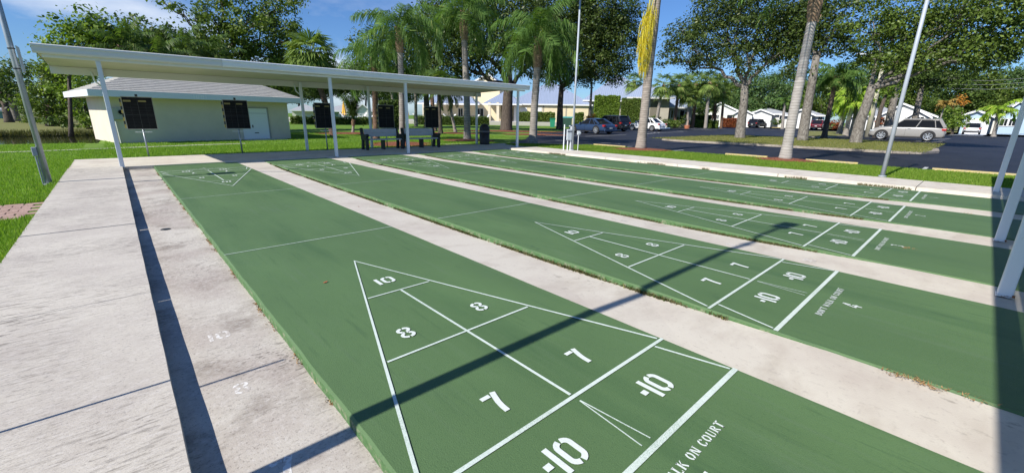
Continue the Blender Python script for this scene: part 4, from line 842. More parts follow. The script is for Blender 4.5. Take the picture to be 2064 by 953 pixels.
F = Frame(900, 268); palm('small leaning palm with dark drooping fronds, left of the mulched queen palm', F, [(919, 268), (911, 235), (905, 200), (902, 188)], .12, n=14, Lf=1.9, boots=.2, ll=.5, el=(.9, -.9), bend=1.5, leaf=FROND_D, name='young_palm'); mulch(Frame(919, 269), 2.3, 1.3, 'm')
F = Frame(655, dist=30); palm('leaning cabbage palm with a broad fan crown above the far shelter', F, [(672, 270), (655, 205), (640, 165), (628, 112)], .19, kind='fan', n=56, boots=1.4, bark=BARK_BROWN, fan=(1.0, .95), el=(1.4, -.9), flare=1.2, name='cabbage_palm')
for i, (b, m_, tpx, d, r_, lb) in enumerate([((797, 250), (792, 205), (784, 160), 48, .17, 'slim palm trunk left of the fourth scoreboard'), ((838, 245), (838, 200), (836, 155), 56, .2, 'straight palm trunk between the two right scoreboards'), ((876, 255), (872, 215), (868, 160), 40, .2, 'reddish palm trunk above the rightmost scoreboard'), ((888, 266), (886, 225), (884, 170), 34, .17, 'dark palm trunk just right of the rightmost scoreboard')]):
    F = Frame(b[0], dist=d); palm(lb, F, [b, m_, tpx], r_, kind='fan', n=18, boots=.6, bark=[PALMBARK, PALMBARK, BARK_BROWN, BARK_OAK][i], fan=(.9, .85), leaf=FROND_D, name='cabbage_palm', group='cabbage palms by the pool')
for i, (px, py, d, L_) in enumerate([(245, 98, 33, 2.5), (372, 112, 34, 2.5), (320, 128, 32, 2.2), (425, 125, 35, 2.4)]):
    F = Frame(px, dist=d); palm(['dark feathery palm behind the left part of the shed roof', 'dark feathery palm behind the shed, under the sparse branch', 'low dark palm just over the shelter roof, behind the house number', 'dark palm in front of the airy tree'][i], F, [(px+6, 265), (px+2, 160), (px, py)], .16, n=16, Lf=L_, leaf=FROND_D, ll=.6, nl=34, el=(1.5, -.2), bend=1.3, group='dark palms behind the shed', lw=.045)
# the two palms in the grass strip
F = Frame(1580, 323, z=.05); palm('straight grey palm trunk leaning right, in the grass strip', F, [(1582, 323), (1597, 240), (1617, 140), (1640, 28), (1652, -45)], .165, n=16, Lf=3.0, boots=1.3, el=(1.45, .1), bend=1.3, group='palms in the grass strip', flare=1.6, bark=palm_bark('palm_bark_light', (.46, .42, .385), (.33, .30, .27))); mulch(Frame(1582, 323, z=.05), .95, .55, 'm')
F = Frame(1290, 302, z=.05); t = palm('palm with a hanging yellow dead frond, in the grass strip', F, [(1291, 302), (1299, 230), (1309, 130), (1318, 60), (1330, -60)], .2, n=16, Lf=3.0, boots=.6, el=(1.45, .1), bend=1.3, group='palms in the grass strip', flare=1.5, bark=palm_bark('palm_bark_tan', (.40, .34, .29), (.25, .21, .18)))
V = []; Q = []
for q_, (fx, fy, fl, e_) in enumerate(((1319, -8, 2.6, -1.42), (1314, -4, 2.9, -1.48), (1310, 2, 2.7, -1.52), (1306, 10, 2.5, -1.55), (1312, 20, 2.6, -1.5))):
    a_, b_ = frond_pinnate(np.array([F.p(fx, fy)[0], -.28+.03*q_, F.p(fx, fy)[1]]), math.pi*(.75 if q_ % 2 else 1.2), e_, fl, .06, 62, .62, .022, plume=.6, hang=1.9); k_ = len(V); V += a_; Q += [tuple(x+k_ for x in z_) for z_ in b_]
fr = fast_mesh('dead_frond', V, Q, FROND_OLD, t); mulch(Frame(1292, 302, z=.05), 1.25, .7, 'm')
V, Q = frond_pinnate(np.array([F.p(1325, -42)[0]-.1, .1, F.p(1325, -42)[1]]), math.pi*.93, .3, 2.9, 1.0, 60, .6, .045, plume=.5, hang=.9)
fast_mesh('green_frond', V, Q, FROND_Y, t)
mulch(Frame(1018, dist=42), 5.5, 1.5, 'm'); mulch(Frame(1080, dist=35), 2.6, 1.0, 'm')
# cabbage palms round the clubhouse
cab = [((1322, 240), (1330, 205), (1338, 172), 77, 1.22, 'in front of the clubhouse arch, slightly leaning'), ((1361, 242), (1364, 210), (1369, 172), 79, 1.22, 'at the right corner of the clubhouse portico'), ((1386, 244), (1388, 215), (1387, 192), 80, 1.04, 'short one left of the palm cluster'), ((1398, 242), (1401, 205), (1403, 168), 83, 1.34, 'second trunk of the cluster, with a full crown'), ((1424, 243), (1427, 205), (1431, 166), 81, 1.34, 'tallest of the cluster right of the clubhouse'), ((1455, 247), (1457, 215), (1460, 186), 84, 1.10, 'standing alone in front of the left white house'), ((1280, 236), (1278, 200), (1278, 165), 87, 1.16, 'behind the tall hedge, against the clubhouse roof'), ((1443, 240), (1442, 200), (1446, 172), 87, 1.22, 'at the right of the cluster, half hidden'), ((1412, 241), (1410, 230), (1412, 218), 90, 0.73, 'very short one low in the cluster'), ((1436, 243), (1437, 228), (1438, 215), 89, 0.73, 'very short pale trunked one near the white house'), ((1379, 240), (1381, 200), (1380, 165), 90, 1.10, 'tall one behind the cluster')]
for b, m_, tp, d, s, lb in cab:
    F = Frame(b[0], dist=d); palm('cabbage palm '+lb, F, [b, m_, tp], .21*s, kind='fan', n=26, boots=.7*s, fan=(1.15*s, 1.05*s), el=(1.4, -.9), flare=1.1, bark=[PALMBARK, BARK_BROWN][cab.index((b, m_, tp, d, s, lb)) % 2], name='cabbage_palm', group='cabbage palms round the clubhouse')
# triple lime palm on the island and neighbours
for i, (b, m_, tp, d, lb) in enumerate([((1692, 262), (1701, 235), (1713, 202), 62, 'left trunk of the triple lime green palm'), ((1704, 272), (1711, 240), (1720, 205), 58, 'middle trunk of the triple lime green palm'), ((1716, 268), (1724, 236), (1733, 200), 60, 'right trunk of the triple lime green palm')]):
    F = Frame(b[0], dist=d); palm(lb, F, [b, m_, tp], .24, n=16, Lf=2.7, leaf=[FROND_Y, FROND_Y, FROND_Q][i], ll=.7, boots=.3, lw=.09, nl=26, group='triple palm on the far island')
F = Frame(1662, 278, z=.08); palm('dark leaning palm trunk with hazy green crown left of the triple palm', F, [(1661, 277), (1669, 235), (1682, 175), (1688, 158)], .2, n=20, Lf=2.9, leaf=FROND_Q, ll=.7, lw=.07, boots=.3, bark=BARK_OAK, group='palms on the traffic islands', el=(1.2, -.4))
F = Frame(2003, dist=80); palm('lime green palm in front of the pale blue house', F, [(2008, 258), (2011, 240), (2013, 224)], .2, n=13, Lf=2.6, leaf=FROND_Y, ll=.7, lw=.11, boots=.2, nl=26, bend=1.9)
F = Frame(1930, dist=82); palm('thin double trunk of a small palm behind the tail of the beige car', F, [(1893, 245), (1900, 225), (1906, 210)], .09, n=10, Lf=1.3, leaf=leafmat('bronze_frond', (0.232, 0.174, 0.043), (0.435, 0.290, 0.087), None), ll=.5, lw=.1, boots=0, nl=20)
F = Frame(1598, dist=96); palm('pale slim palm against the middle white house', F, [(1579, 248), (1580, 225), (1582, 205)], .25, n=12, Lf=2.2, leaf=FROND_Q, ll=.6, lw=.1, boots=0, nl=20)

# ================================================================== SHED
SR = .17; SO = np.array([*on_y(225, 240, 24.35)[:1], 24.35, 0.0]); SX = np.array([math.cos(SR), math.sin(SR), 0]); SY = np.array([-math.sin(SR), math.cos(SR), 0])
def lx(px, dy=0.0):
    d = ray(px, 240); q = SO+SY*dy-CAM; t_ = np.dot(q, SY)/np.dot(d, SY); return float(np.dot(CAM+d*t_-SO, SX))
wid = lx(582); xl = 0.0; dp = 4.4; ze = 1.93
t = thing('shed', 'cream stuccoed utility shed with grey hip roof and white door, left behind the shelter', 'shed', (SO[0], SO[1], -.02), SR)
MB().box(0, wid, 0, dp, 0, ze).build('wall', STUCCO, t)
ov = .62; hh = 1.25; zt = ze+.22
SHING = mat('shingle', (.50, .485, .445), .9, col2=(.30, .29, .265), scale=14, stretch=(.35, 6, 6), bump=.6, lo=.4, hi=.62)
mb = MB(); a = [(-ov, -ov, zt), (wid+ov, -ov, zt), (wid+ov, dp+ov, zt), (-ov, dp+ov, zt)]; r1 = (dp/2, dp/2, zt+hh); r2 = (wid-dp/2, dp/2, zt+hh)
rows = 16
def lerp(p, q, f): return tuple(p[i]+(q[i]-p[i])*f for i in range(3))
for (e0, e1, t0, t1) in ((a[0], a[1], r1, r2), (a[1], a[2], r2, r2), (a[2], a[3], r2, r1), (a[3], a[0], r1, r1)):
    for i in range(rows):
        p0 = lerp(e0, t0, i/rows); p1 = lerp(e1, t1, i/rows); q1 = lerp(e1, t1, (i+1)/rows); q0 = lerp(e0, t0, (i+1)/rows)
        up = (0, 0, .018); p0 = tuple(np.array(p0)+up); p1 = tuple(np.array(p1)+up); mb.face([p0, p1, q1, q0]); mb.face([tuple(np.array(p0)-up), tuple(np.array(p1)-up), p1, p0])
mb.build('roof', SHING, t)
mb = MB(); mb.box(-ov-.02, wid+ov+.02, -ov-.03, -ov, ze-.02, zt+.01); mb.box(-ov-.03, -ov, -ov, dp+ov, ze-.02, zt+.01); mb.box(wid+ov, wid+ov+.03, -ov, dp+ov, ze-.02, zt+.01); fa = mb.build('fascia', TRIM, t)
MB().box(-ov, wid+ov, -ov, dp+ov, ze-.01, ze+.005).build('eave_soffit', SOFFIT, t)
dl = lx(488); dr_ = lx(541)
MB().box(dl-.03, dr_-.05, -.03, -.003, .04, 1.58).build('door', DOORW, t)
q = MB(); q.box(dr_-.05, dr_+.02, -.05, -.002, 0, 1.63); q.box(dl-.1, dr_+.02, -.05, -.002, 1.585, 1.64); q.build('door_frame', mat('frame_shade', (.36, .35, .31), .8), t)
q = MB(); q.box(dl+.0, dr_-.09, -.036, -.031, 1.33, 1.345); q.build('door_seam', mat('seam', (.3, .32, .36), .7), t)
MB().box(dl+.42, dl+.46, -.06, -.03, .62, .75).build('door_handle', DARK, t); MB().box(dl+.5, dl+.7, -.04, -.03, .33, .37).build('mail_slot', DARK, t)
def hnum(txt, x, z, h, y, m, parent):
    mb = MB()
    def T(p): return p
    tmp = MB(); write(tmp, txt, 0, 0, h, T, 1.0, .35, z=0, wmul=1.0)
    for f in tmp.f: mb.face([(x+tmp.v[i][0], y, z+tmp.v[i][1]) for i in f])
    mb.build('house_number', m, parent)
hnum('1001', lx(398, -.65), ze+.01, .19, -ov-.034, mat('number_white', (.85, .86, .86), .5), fa)
ex = lx(240)
t2 = thing('electric_meter', 'grey electric meter box with conduit on the shed wall behind the left scoreboard', 'electric meter', tuple(float(v) for v in SO+SX*ex), SR)
MB().box(-.22, .22, -.14, -.003, .98, 1.45).build('meter_box', mat('meter_grey', (.42, .43, .38), .6), t2, bevel=.01)
q = MB(); q.tube([(.08, -.14, 1.28), (.08, -.2, 1.28)], .09, 16); q.build('meter_dial', GLASS, t2)
q = MB(); q.tube([(-.24, -.06, 1.3), (-.24, -.06, 1.0), (-.14, -.06, .9), (-.12, -.06, 0)], .028, 8); q.build('conduit', mat('conduit_pale', (.6, .6, .56), .6), t2)
pp_ = MB().box(dl-.2, dr_+.5, -.9, -.02, -.1, .012).build('path', CONC_PALE); pp_.location = [float(v) for v in SO]; pp_.rotation_euler = (0, 0, SR); struct(pp_)
tree('small pile of reddish cuttings against the shed wall', Frame(438, dist=25), [(438, 290)], .1, [(438, 283, 5, 3)], LEAF_RED, .06, 2500, clump=.1, name='cuttings_pile', cat='cuttings')

# ================================================================== BUILDINGS (far)
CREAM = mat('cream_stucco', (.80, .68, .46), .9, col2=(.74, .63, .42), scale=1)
CREAM_SHADED = mat('cream_stucco_shaded', (.50, .46, .38), .9, col2=(.46, .42, .35), scale=1)  # shaded copy of the cream stucco, shade put into the colour
ROOF_B = mat('metal_roof', (.34, .40, .52), .5, col2=(.31, .37, .48), scale=1, stretch=(3, .2, .2), metal=.1)
ROOF_G = mat('grey_roof', (.40, .41, .42), .85, col2=(.32, .33, .34), scale=3)
WHITE_W = mat('white_stucco', (.74, .73, .68), .85, col2=(.70, .69, .64), scale=1)
BLUE_W = mat('pale_blue_stucco', (.42, .55, .68), .85)
TRIM_W = mat('white_trim', (.80, .80, .78), .6)
def quad_px(mb, F, pts): mb.face([(lambda a: (a[0], q[2], a[1]))(F.p(q[0], q[1], q[2])) for q in pts])
def wall_px(parent, F, px0, px1, pyt, dy, dep, m, name='wall'):
    x0, z1 = F.p(px0, pyt, dy); x1, _ = F.p(px1, pyt, dy); return MB().box(x0, x1, dy, dy+dep, -.2, z1).build(name, m, parent)
def panel(parent, F, px0, px1, pyt, pyb, dy, m, name, th=.06, z0=None):
    x0, z1 = F.p(px0, pyt, dy); x1, zb = F.p(px1, pyb, dy); zb = zb if z0 is None else z0
    return MB().box(x0, x1, dy-th, dy-.004, zb, z1).build(name, m, parent)
def window(parent, F, px0, px1, pyt, pyb, dy, frame=TRIM_W, mull=1):
    x0, z1 = F.p(px0, pyt, dy); x1, zb = F.p(px1, pyb, dy); mb = MB(); f = .09
    mb.box(x0-f, x0, dy-.08, dy-.003, zb-f, z1+f); mb.box(x1, x1+f, dy-.08, dy-.003, zb-f, z1+f); mb.box(x0, x1, dy-.08, dy-.003, z1, z1+f); mb.box(x0, x1, dy-.08, dy-.003, zb-f, zb)
    for i in range(mull): xm = x0+(x1-x0)*(i+1)/(mull+1); mb.box(xm-.03, xm+.03, dy-.07, dy-.003, zb, z1)
    fr = mb.build('window', frame, parent); MB().box(x0, x1, dy-.04, dy-.005, zb, z1).build('pane', GLASS, fr); return fr
def hip(parent, F, px0, px1, pye, pyr, dy, dep, m, frac=.5, seams=0):
    x0, ze_ = F.p(px0, pye, dy); x1, _ = F.p(px1, pye, dy); _, zr = F.p((px0+px1)/2, pyr, dy+dep/2); ins = min(dep/2, (x1-x0)/2)*frac*2
    a = [(x0, dy, ze_), (x1, dy, ze_), (x1, dy+dep, ze_), (x0, dy+dep, ze_)]; r1 = (x0+ins*.5+ins*.5*0+ins*.5, dy+dep/2, zr); r2 = (x1-ins, dy+dep/2, zr); r1 = (x0+ins, dy+dep/2, zr)
    if r1[0] > r2[0]: c = (r1[0]+r2[0])/2; r1 = (c, r1[1], zr); r2 = (c+.01, r2[1], zr)
    mb = MB()
    for f in ((a[0], a[1], r2, r1), (a[2], a[3], r1, r2)): mb.face(f)
    mb.face((a[1], a[2], r2)); mb.face((a[3], a[0], r1)); mb.face(a[::-1]); o = mb.build('roof', m, parent)
    if seams:
        s = MB(); n = seams
        for i in range(1, n):
            x = x0+(x1-x0)*i/n; f = 1.0
            if x < r1[0]: f = (x-x0)/(r1[0]-x0)
            if x > r2[0]: f = (x1-x)/(x1-r2[0])
            p0 = Vector((x, dy, ze_+.02)); p1 = Vector((x, dy+dep/2*f, ze_+(zr-ze_)*f+.02)); c = (p0+p1)/2; s.obox(c, (.025, 0, 0), (p1-p0)/2, (0, 0, .03))
        s.build('roof_seams', mat('roof_seam', (.42, .48, .60), .5), o)
    MB().box(x0-.05, x1+.05, dy-.12, dy-.01, ze_-.22, ze_+.03).build('gutter', TRIM_W, parent)
    return o
def gable(parent, F, px0, px1, pxa, pya, pye, dy, dep, wall, roofm, ovx=4):
    """gable facing the viewer"""
    x0, ze_ = F.p(px0, pye, dy); x1, _ = F.p(px1, pye, dy); xa, za = F.p(pxa, pya, dy)
    MB().prism([(x0+.5, -.2), (x1-.5, -.2), (x1-.5, ze_), (xa, za-.25), (x0+.5, ze_)], 'y', dy, dy+dep).build('wall', wall, parent)
    mb = MB(); th = .16
    for (xe, s) in ((x0, -1), (x1, 1)):
        mb.face([(xe, dy-.45, ze_), (xa, dy-.45, za), (xa, dy+dep, za), (xe, dy+dep, ze_)]); mb.face([(xe, dy-.44, ze_-th), (xa, dy-.44, za-th), (xa, dy+dep, za-th), (xe, dy+dep, ze_-th)])
        mb.face([(xe, dy-.45, ze_), (xe, dy-.45, ze_-th), (xe, dy+dep, ze_-th), (xe, dy+dep, ze_)])
    o = mb.build('roof', roofm, parent)
    mb = MB()
    for xe in (x0, x1): mb.face([(xe, dy-.46, ze_+.02), (xa, dy-.46, za+.02), (xa, dy-.46, za-.28), (xe, dy-.46, ze_-.28)])
    mb.build('fascia', TRIM_W, o)
# clubhouse
F = Frame(1120, dist=84); t = fthing('clubhouse', 'long cream clubhouse with blue grey metal roofs behind the parking lot', 'clubhouse', F)
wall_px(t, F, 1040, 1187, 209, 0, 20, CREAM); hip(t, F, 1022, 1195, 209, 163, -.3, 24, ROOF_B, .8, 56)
wall_px(t, F, 1187, 1300, 203, 2, 16, CREAM_SHADED); hip(t, F, 1175, 1345, 202, 150, 1, 26, ROOF_B, .6, 40)
wall_px(t, F, 1292, 1351, 198, -3, 9, CREAM_SHADED, 'portico_wall'); hip(t, F, 1264, 1360, 196, 166, -4.2, 12, ROOF_B, 1, 24)
wall_px(t, F, 1351, 1396, 217, -1, 12, CREAM_SHADED); hip(t, F, 1340, 1404, 216, 190, -2, 14, ROOF_B, 1, 16)
# arch and openings
x0, z1 = F.p(1311, 214, -3.02); x1, _ = F.p(1331, 214, -3.02); xc = (x0+x1)/2; rr = (x1-x0)/2
pl = [(x0, -.1), (x1, -.1)]+[(xc+rr*math.cos(R_(a)), z1+rr*math.sin(R_(a))) for a in range(0, 181, 15)]
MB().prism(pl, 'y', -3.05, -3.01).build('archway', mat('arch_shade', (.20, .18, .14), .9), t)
window(t, F, 1353, 1361, 223, 240, -1); window(t, F, 1371, 1378, 223, 240, -1, mull=0); window(t, F, 1380, 1385, 226, 238, -1, mull=0)
for p0, p1 in ((1048, 1062), (1078, 1092)): panel(t, F, p0, p1, 217, 226, 0, TRIM_W, 'shutter')
for p_ in (1095, 1141): panel(t, F, p_-.5, p_+.5, 211, 250, 0, mat('wall_joint', (.38, .34, .27), .8), 'wall_joint', th=.02)
panel(t, F, 1036, 1042, 215, 250, 0, TRIM_W, 'door', z0=0)
# pool side wing
wall_px(t, F, 868, 1010, 206, 6, 12, CREAM, 'poolside_wall'); hip(t, F, 842, 966, 208, 176, 2, 18, ROOF_B, 1, 34)
wall_px(t, F, 955, 1042, 196, 8, 10, CREAM, 'tower_wall'); gable(t, F, 940, 1012, 985, 148, 172, 9, 14, CREAM, ROOF_B)
hip(t, F, 972, 1052, 209, 183, -2.5, 12, ROOF_B, 1, 20)
for p_ in (855, 890, 987, 1004): panel(t, F, p_-2.5, p_+2.5, 207, 250, 2.4 if p_ < 950 else -2, mat('column_cream', (.68, .60, .44), .85), 'column', th=.5, z0=-.1)
window(t, F, 924, 933, 219, 235, 6); window(t, F, 961, 974, 219, 236, 6)
# houses
def house(label, dist, c, parts, name='house'):
    F = Frame(c, dist=dist); t = fthing(name, label, 'house', F, 'houses beyond the parking lot')
    for p_ in parts:
        k = p_[0]
        if k == 'g': gable(t, F, *p_[1:])
        elif k == 'h': wall_px(t, F, p_[1]+4, p_[2]-4, p_[3], p_[5]+.6, p_[6]-1.2, p_[7]); hip(t, F, *p_[1:7], ROOF_G, 1)
        elif k == 'w': window(t, F, *p_[1:])
        elif k == 'd': panel(t, F, *p_[1:], TRIM_W, 'garage_door', z0=0)
        elif k == 'p': panel(t, F, *p_[1:6], p_[6], p_[7])
    return t
house('white house with a tall gable behind the red leaved hedge', 105, 1450, [('h', 1398, 1500, 228, 212, 6, 16, WHITE_W), ('g', 1415, 1500, 1452, 206, 227, 4, 14, WHITE_W, ROOF_G), ('g', 1476, 1522, 1497, 218, 230, 1, 10, WHITE_W, ROOF_G), ('w', 1432, 1438, 232, 240, 4), ('w', 1443, 1448, 232, 240, 4), ('d', 1484, 1514, 234, 248, 1), ('p', 1466, 1474, 232, 247, 4, GLASS, 'entry_recess')])
house('white low house with garage left of the straight palm', 112, 1545, [('h', 1500, 1598, 229, 218, 5, 14, WHITE_W), ('g', 1508, 1562, 1534, 220, 230, 2, 10, WHITE_W, ROOF_G), ('d', 1518, 1552, 234, 249, 2), ('w', 1572, 1580, 233, 241, 5)])
house('white low house with a shallow gable behind the maroon car', 104, 1622, [('h', 1578, 1666, 232, 219, 5, 16, WHITE_W), ('g', 1590, 1644, 1615, 220, 231, 2, 10, WHITE_W, ROOF_G), ('d', 1603, 1632, 237, 252, 2), ('w', 1650, 1656, 236, 243, 5.6)])
house('long white house with white garage doors and gable behind the beige car', 98, 1800, [('h', 1708, 1830, 234, 213, 6, 18, WHITE_W), ('g', 1768, 1892, 1822, 208, 234, 5, 16, WHITE_W, ROOF_G), ('g', 1826, 1880, 1852, 221, 236, 2, 8, WHITE_W, ROOF_G), ('d', 1714, 1734, 238, 262, 6.5), ('d', 1738, 1757, 238, 262, 6.5), ('w', 1766, 1776, 238, 252, 5), ('w', 1840, 1860, 236, 246, 2, TRIM_W, 2)])
house('pale blue house with a white garage door, silver car in its drive', 96, 1990, [('h', 1985, 2110, 233, 205, 6, 18, WHITE_W), ('g', 2010, 2110, 2058, 203, 234, 5, 14, BLUE_W, ROOF_G), ('g', 1933, 2006, 1972, 221, 234, 0, 14, BLUE_W, ROOF_G), ('d', 1946, 1990, 239, 263, 0), ('w', 2018, 2030, 240, 254, 5), ('w', 2034, 2046, 240, 254, 5)])
F = Frame(700, dist=112); t = fthing('house', 'white house with grey gable roof behind the left yellow umbrella', 'house', F, 'houses beyond the parking lot')
gable(t, F, 716, 748, 730, 209, 223, 0, 12, WHITE_W, ROOF_G); wall_px(t, F, 640, 760, 223, 3, 10, mat('teal_wall', (.25, .40, .40), .8)); hip(t, F, 640, 770, 223, 208, 1, 12, ROOF_G, 1)
F = Frame(608, dist=112); t = fthing('house', 'white house partly hidden behind the shed and a back shelter post', 'house', F, 'houses beyond the parking lot')
wall_px(t, F, 588, 640, 222, 3, 10, WHITE_W); hip(t, F, 584, 646, 222, 210, 1, 12, ROOF_G, 1)
F = Frame(4, dist=90); t = fthing('house', 'teal walled building across the lake at the left edge', 'house', F); wall_px(t, F, -30, 14, 221, 0, 8, mat('teal_wall2', (.2, .42, .42), .8)); hip(t, F, -34, 18, 221, 214, -1, 10, ROOF_G, 1)
# driveway of the blue house
F = Frame(1990, dist=96); a = F.p(1950, 260, 0)[0]; b = F.p(1994, 260, 0)[0]
pts = [F.o+F.ex*a, F.o+F.ex*b, F.o+F.ex*(b-.6)-F.ey*13, F.o+F.ex*(a-1.5)-F.ey*13]; struct(MB().face([(p_[0], p_[1], .0) for p_ in pts]).build('driveway', mat('driveway_concrete', (.42, .45, .50), .8)))

# hedges and garden bits
hedge_px('clipped green hedge against the clubhouse wall, left of the green bins', 1042, 1118, 228, 251, 80, n=5000, ls=.3)
hedge_px('short clipped hedge right of the teal dumpster pen', 1156, 1176, 229, 250, 80, n=2000, ls=.3)
hedge_px('tall clipped hedge block, the higher left one behind the black car', 1196, 1250, 194, 252, 75, 2.6, n=9000, ls=.24, leaf=LEAF_BRIGHT)
hedge_px('tall clipped hedge block, the lower right one behind the black car', 1250, 1294, 200, 252, 75, 2.6, n=7000, ls=.24, leaf=LEAF_MID)
hedge_px('long low hedge at the left end of the pool deck', 588, 800, 239, 251, 62, n=7000, ls=.22, leaf=LEAF_MID)
hedge_px('long low dark hedge in front of the pool terrace', 836, 985, 237, 251, 66, n=6000, ls=.22, leaf=LEAF_DARK)
hedge_px('tall dark bush behind the fourth scoreboard', 768, 806, 205, 252, 46, 2, n=4500, ls=.22, leaf=LEAF_DARK)
hedge_px('dark hedge behind the blue wheel stops', 1384, 1432, 233, 252, 88, 2, n=3500, ls=.26, leaf=LEAF_DARK)
hedge_px('low yellow green hedge behind the blue wheel stops', 1392, 1448, 244, 255, 84, 1.4, n=3500, ls=.22, leaf=LEAF_MID)
hedge_px('red leaved low hedge in front of the left white house', 1456, 1492, 240, 251, 98, 1.4, n=3500, ls=.22, leaf=LEAF_RED)
for i, (px, py, rx, ry, d, lf, lb) in enumerate([(1345, 247, 12, 6, 78, LEAF_DARK, 'dark plant bed at the foot of the portico'), (1364, 249, 12, 7, 77, LEAF_MID, 'round green shrub behind the terracotta planter'), (1372, 240, 10, 9, 80, LEAF_DARK, 'dark broad leaved shrub under the clubhouse windows'), (1190, 236, 9, 6, 60, LEAF_ORANGE, 'orange flowering shrub behind the dark coupe'), (1683, 251, 12, 9, 93, LEAF_RED, 'reddish brown shrub between the maroon car and the triple palm'), (1565, 246, 10, 6, 104, LEAF_DARK, 'dark hedge shrub right of the black car'), (748, 243, 8, 7, 34, LEAF_MID, 'small yellowish shrub on the lawn mulch'), (1776, 245, 8, 8, 93, LEAF_RED, 'dark red shrub by the long house entry'), (1320, 240, 10, 7, 78, LEAF_DARK, 'dark shrub in front of the archway')]):
    tree(lb, Frame(px, dist=d), [(px, 250)], .1, [(px, py, rx, ry), (px+rx*.5, py+1, rx*.5, ry*.7)], lf, .26, 110, clump=.45, name='shrub', cat='shrub')
# closed umbrellas, loungers, pool fence
def umbrella(px, d, label):
    F = Frame(px, dist=d); t = fthing('patio_umbrella', label, 'umbrella', F, 'closed yellow umbrellas by the pool')
    MB().tube([(0, 0, 0), (0, 0, 3.6)], .04, 8).build('pole', TRIM_W, t); mb = MB(); n = 14; pr = [(.40, 1.15), (.44, 1.3), (.34, 1.9), (.24, 2.6), (.14, 3.1), (.04, 3.5)]
    for k in range(len(pr)-1):
        for i in range(n):
            def q(j, p_): a = 2*math.pi*j/n; r = p_[0]*(1 if j % 2 else .66); return (r*math.cos(a), r*math.sin(a), p_[1])
            mb.face([q(i, pr[k]), q(i+1, pr[k]), q(i+1, pr[k+1]), q(i, pr[k+1])])
    mb.build('canopy', mat('umbrella_yellow', (.78, .45, .06), .8), t)
umbrella(695, 84, 'closed yellow umbrella left of the small mop topped palm'); umbrella(820, 78, 'closed yellow umbrella right of the third front shelter post')
def lounger():
    t = thing('lounge_chair', 'x', 'lounge chair', (0, 0, 0), 0, 'white lounge chairs on the pool terrace')
    WHT = mat('lounger_white', (.8, .8, .78), .6)
    MB().box(-.32, .32, -.1, 1.2, .36, .42).build('seat', WHT, t); MB().obox((0, 1.42, .72), (.32, 0, 0), (0, .26, .34), (0, -.03, .02)).build('backrest', WHT, t)
    for x in (-.28, .28):
        for y in (0, 1.1): MB().box(x-.03, x+.03, y-.03, y+.03, 0, .36).build('leg', WHT, t)
    return t
spots = [(706, 82, 'leftmost white lounge chair on the pool deck, under the umbrella'), (722, 84, 'white lounge chair just right of the mop topped palm'), (738, 85, 'white lounge chair in front of the small gabled white house'), (853, 74, 'upright white lounge chair left of the rightmost scoreboard'), (862, 74, 'second upright white lounge chair, nearest the rightmost scoreboard'), (900, 76, 'white lounge chair right of the dark palm trunk'), (913, 77, 'white lounge chair left of the left terrace window'), (948, 78, 'white lounge chair between the terrace windows'), (968, 78, 'white lounge chair below the right terrace window'), (978, 79, 'rightmost white lounge chair on the terrace')]
L0 = lounger()
for i, (px, d, lb) in enumerate(spots):
    o = L0 if i == 0 else copy_tree(L0); F = Frame(px, dist=d); o.location = [float(v) for v in F.o+np.array([0, 0, .52])]; o.rotation_euler = (0, 0, F.rot+(-1.2 if i % 3 else 1.9)); o['label'] = lb
struct(MB().prism([tuple((F.o+F.ex*a+F.ey*b)[:2]) for a, b in ((-60, -8), (14, -8), (14, 14), (-60, 14))], 'z', -.1, .5).build('pool_deck', mat('deck_concrete', (.5, .47, .42), .8)))
def rail(px0, px1, d, label):
    F = Frame((px0+px1)/2, dist=d); x0 = F.p(px0, 240)[0]; x1 = F.p(px1, 240)[0]; t = fthing('pool_fence', label, 'fence', F); n = int((x1-x0)/.35)
    MB().box(x0, x1, -.02, .02, 1.35, 1.4).build('rail', TRIM_W if px0 < 760 else DARK, t); mb = MB()
    for i in range(n+1): x = x0+(x1-x0)*i/n; mb.box(x-.012, x+.012, -.012, .012, .2, 1.35)
    tag(mb.build('pickets', TRIM_W if px0 < 760 else DARK, t), kind='stuff')
rail(684, 762, 80, 'white pool railing behind the mop topped palm'); rail(836, 988, 72, 'thin dark pool fence in front of the terrace')
# bins and dumpster pen
BIN_G = mat('bin_green', (.02, .25, .15), .5)
F = Frame(1114, dist=64); t = fthing('wheelie_bin', 'green wheelie bin left of the teal pen, by the dark oak trunk', 'wheelie bin', F)
MB().prism([(-.32, 0), (.32, 0), (.40, 1.15), (-.40, 1.15)], 'y', -.35, .35).build('body', BIN_G, t); MB().obox((0, -.02, 1.2), (.45, 0, 0), (0, .42, 0), (0, 0, .05)).build('lid', BIN_G, t, bevel=.02)
F = Frame(1138, dist=66); t = fthing('utility_pen', 'teal topped green slatted pen behind the thin corner pole', 'utility pen', F)
MB().box(-1.1, 1.1, -.6, .6, 0, 1.3).build('slats', mat('pen_green', (.03, .10, .07), .7, col2=(.01, .04, .03), scale=3, stretch=(12, 1, .1)), t); MB().box(-1.2, 1.2, -.65, .65, 1.31, 1.5).build('top_cover', mat('pen_teal', (.05, .38, .42), .5), t, bevel=.03)
F = Frame(1387, dist=74); t = fthing('planter', 'terracotta planter with a slim post at the edge of the parking lot', 'planter', F)
TC = mat('terracotta', (.45, .16, .08), .8); MB().lathe([(0, 0), (.34, 0), (.42, .35), (.45, .5), (.36, .52), (.3, .45), (0, .45)], 20).build('pot', TC, t); MB().tube([(.05, 0, .4), (.05, 0, 1.3)], .07, 8).build('post', mat('post_tan', (.45, .30, .22), .8), t)

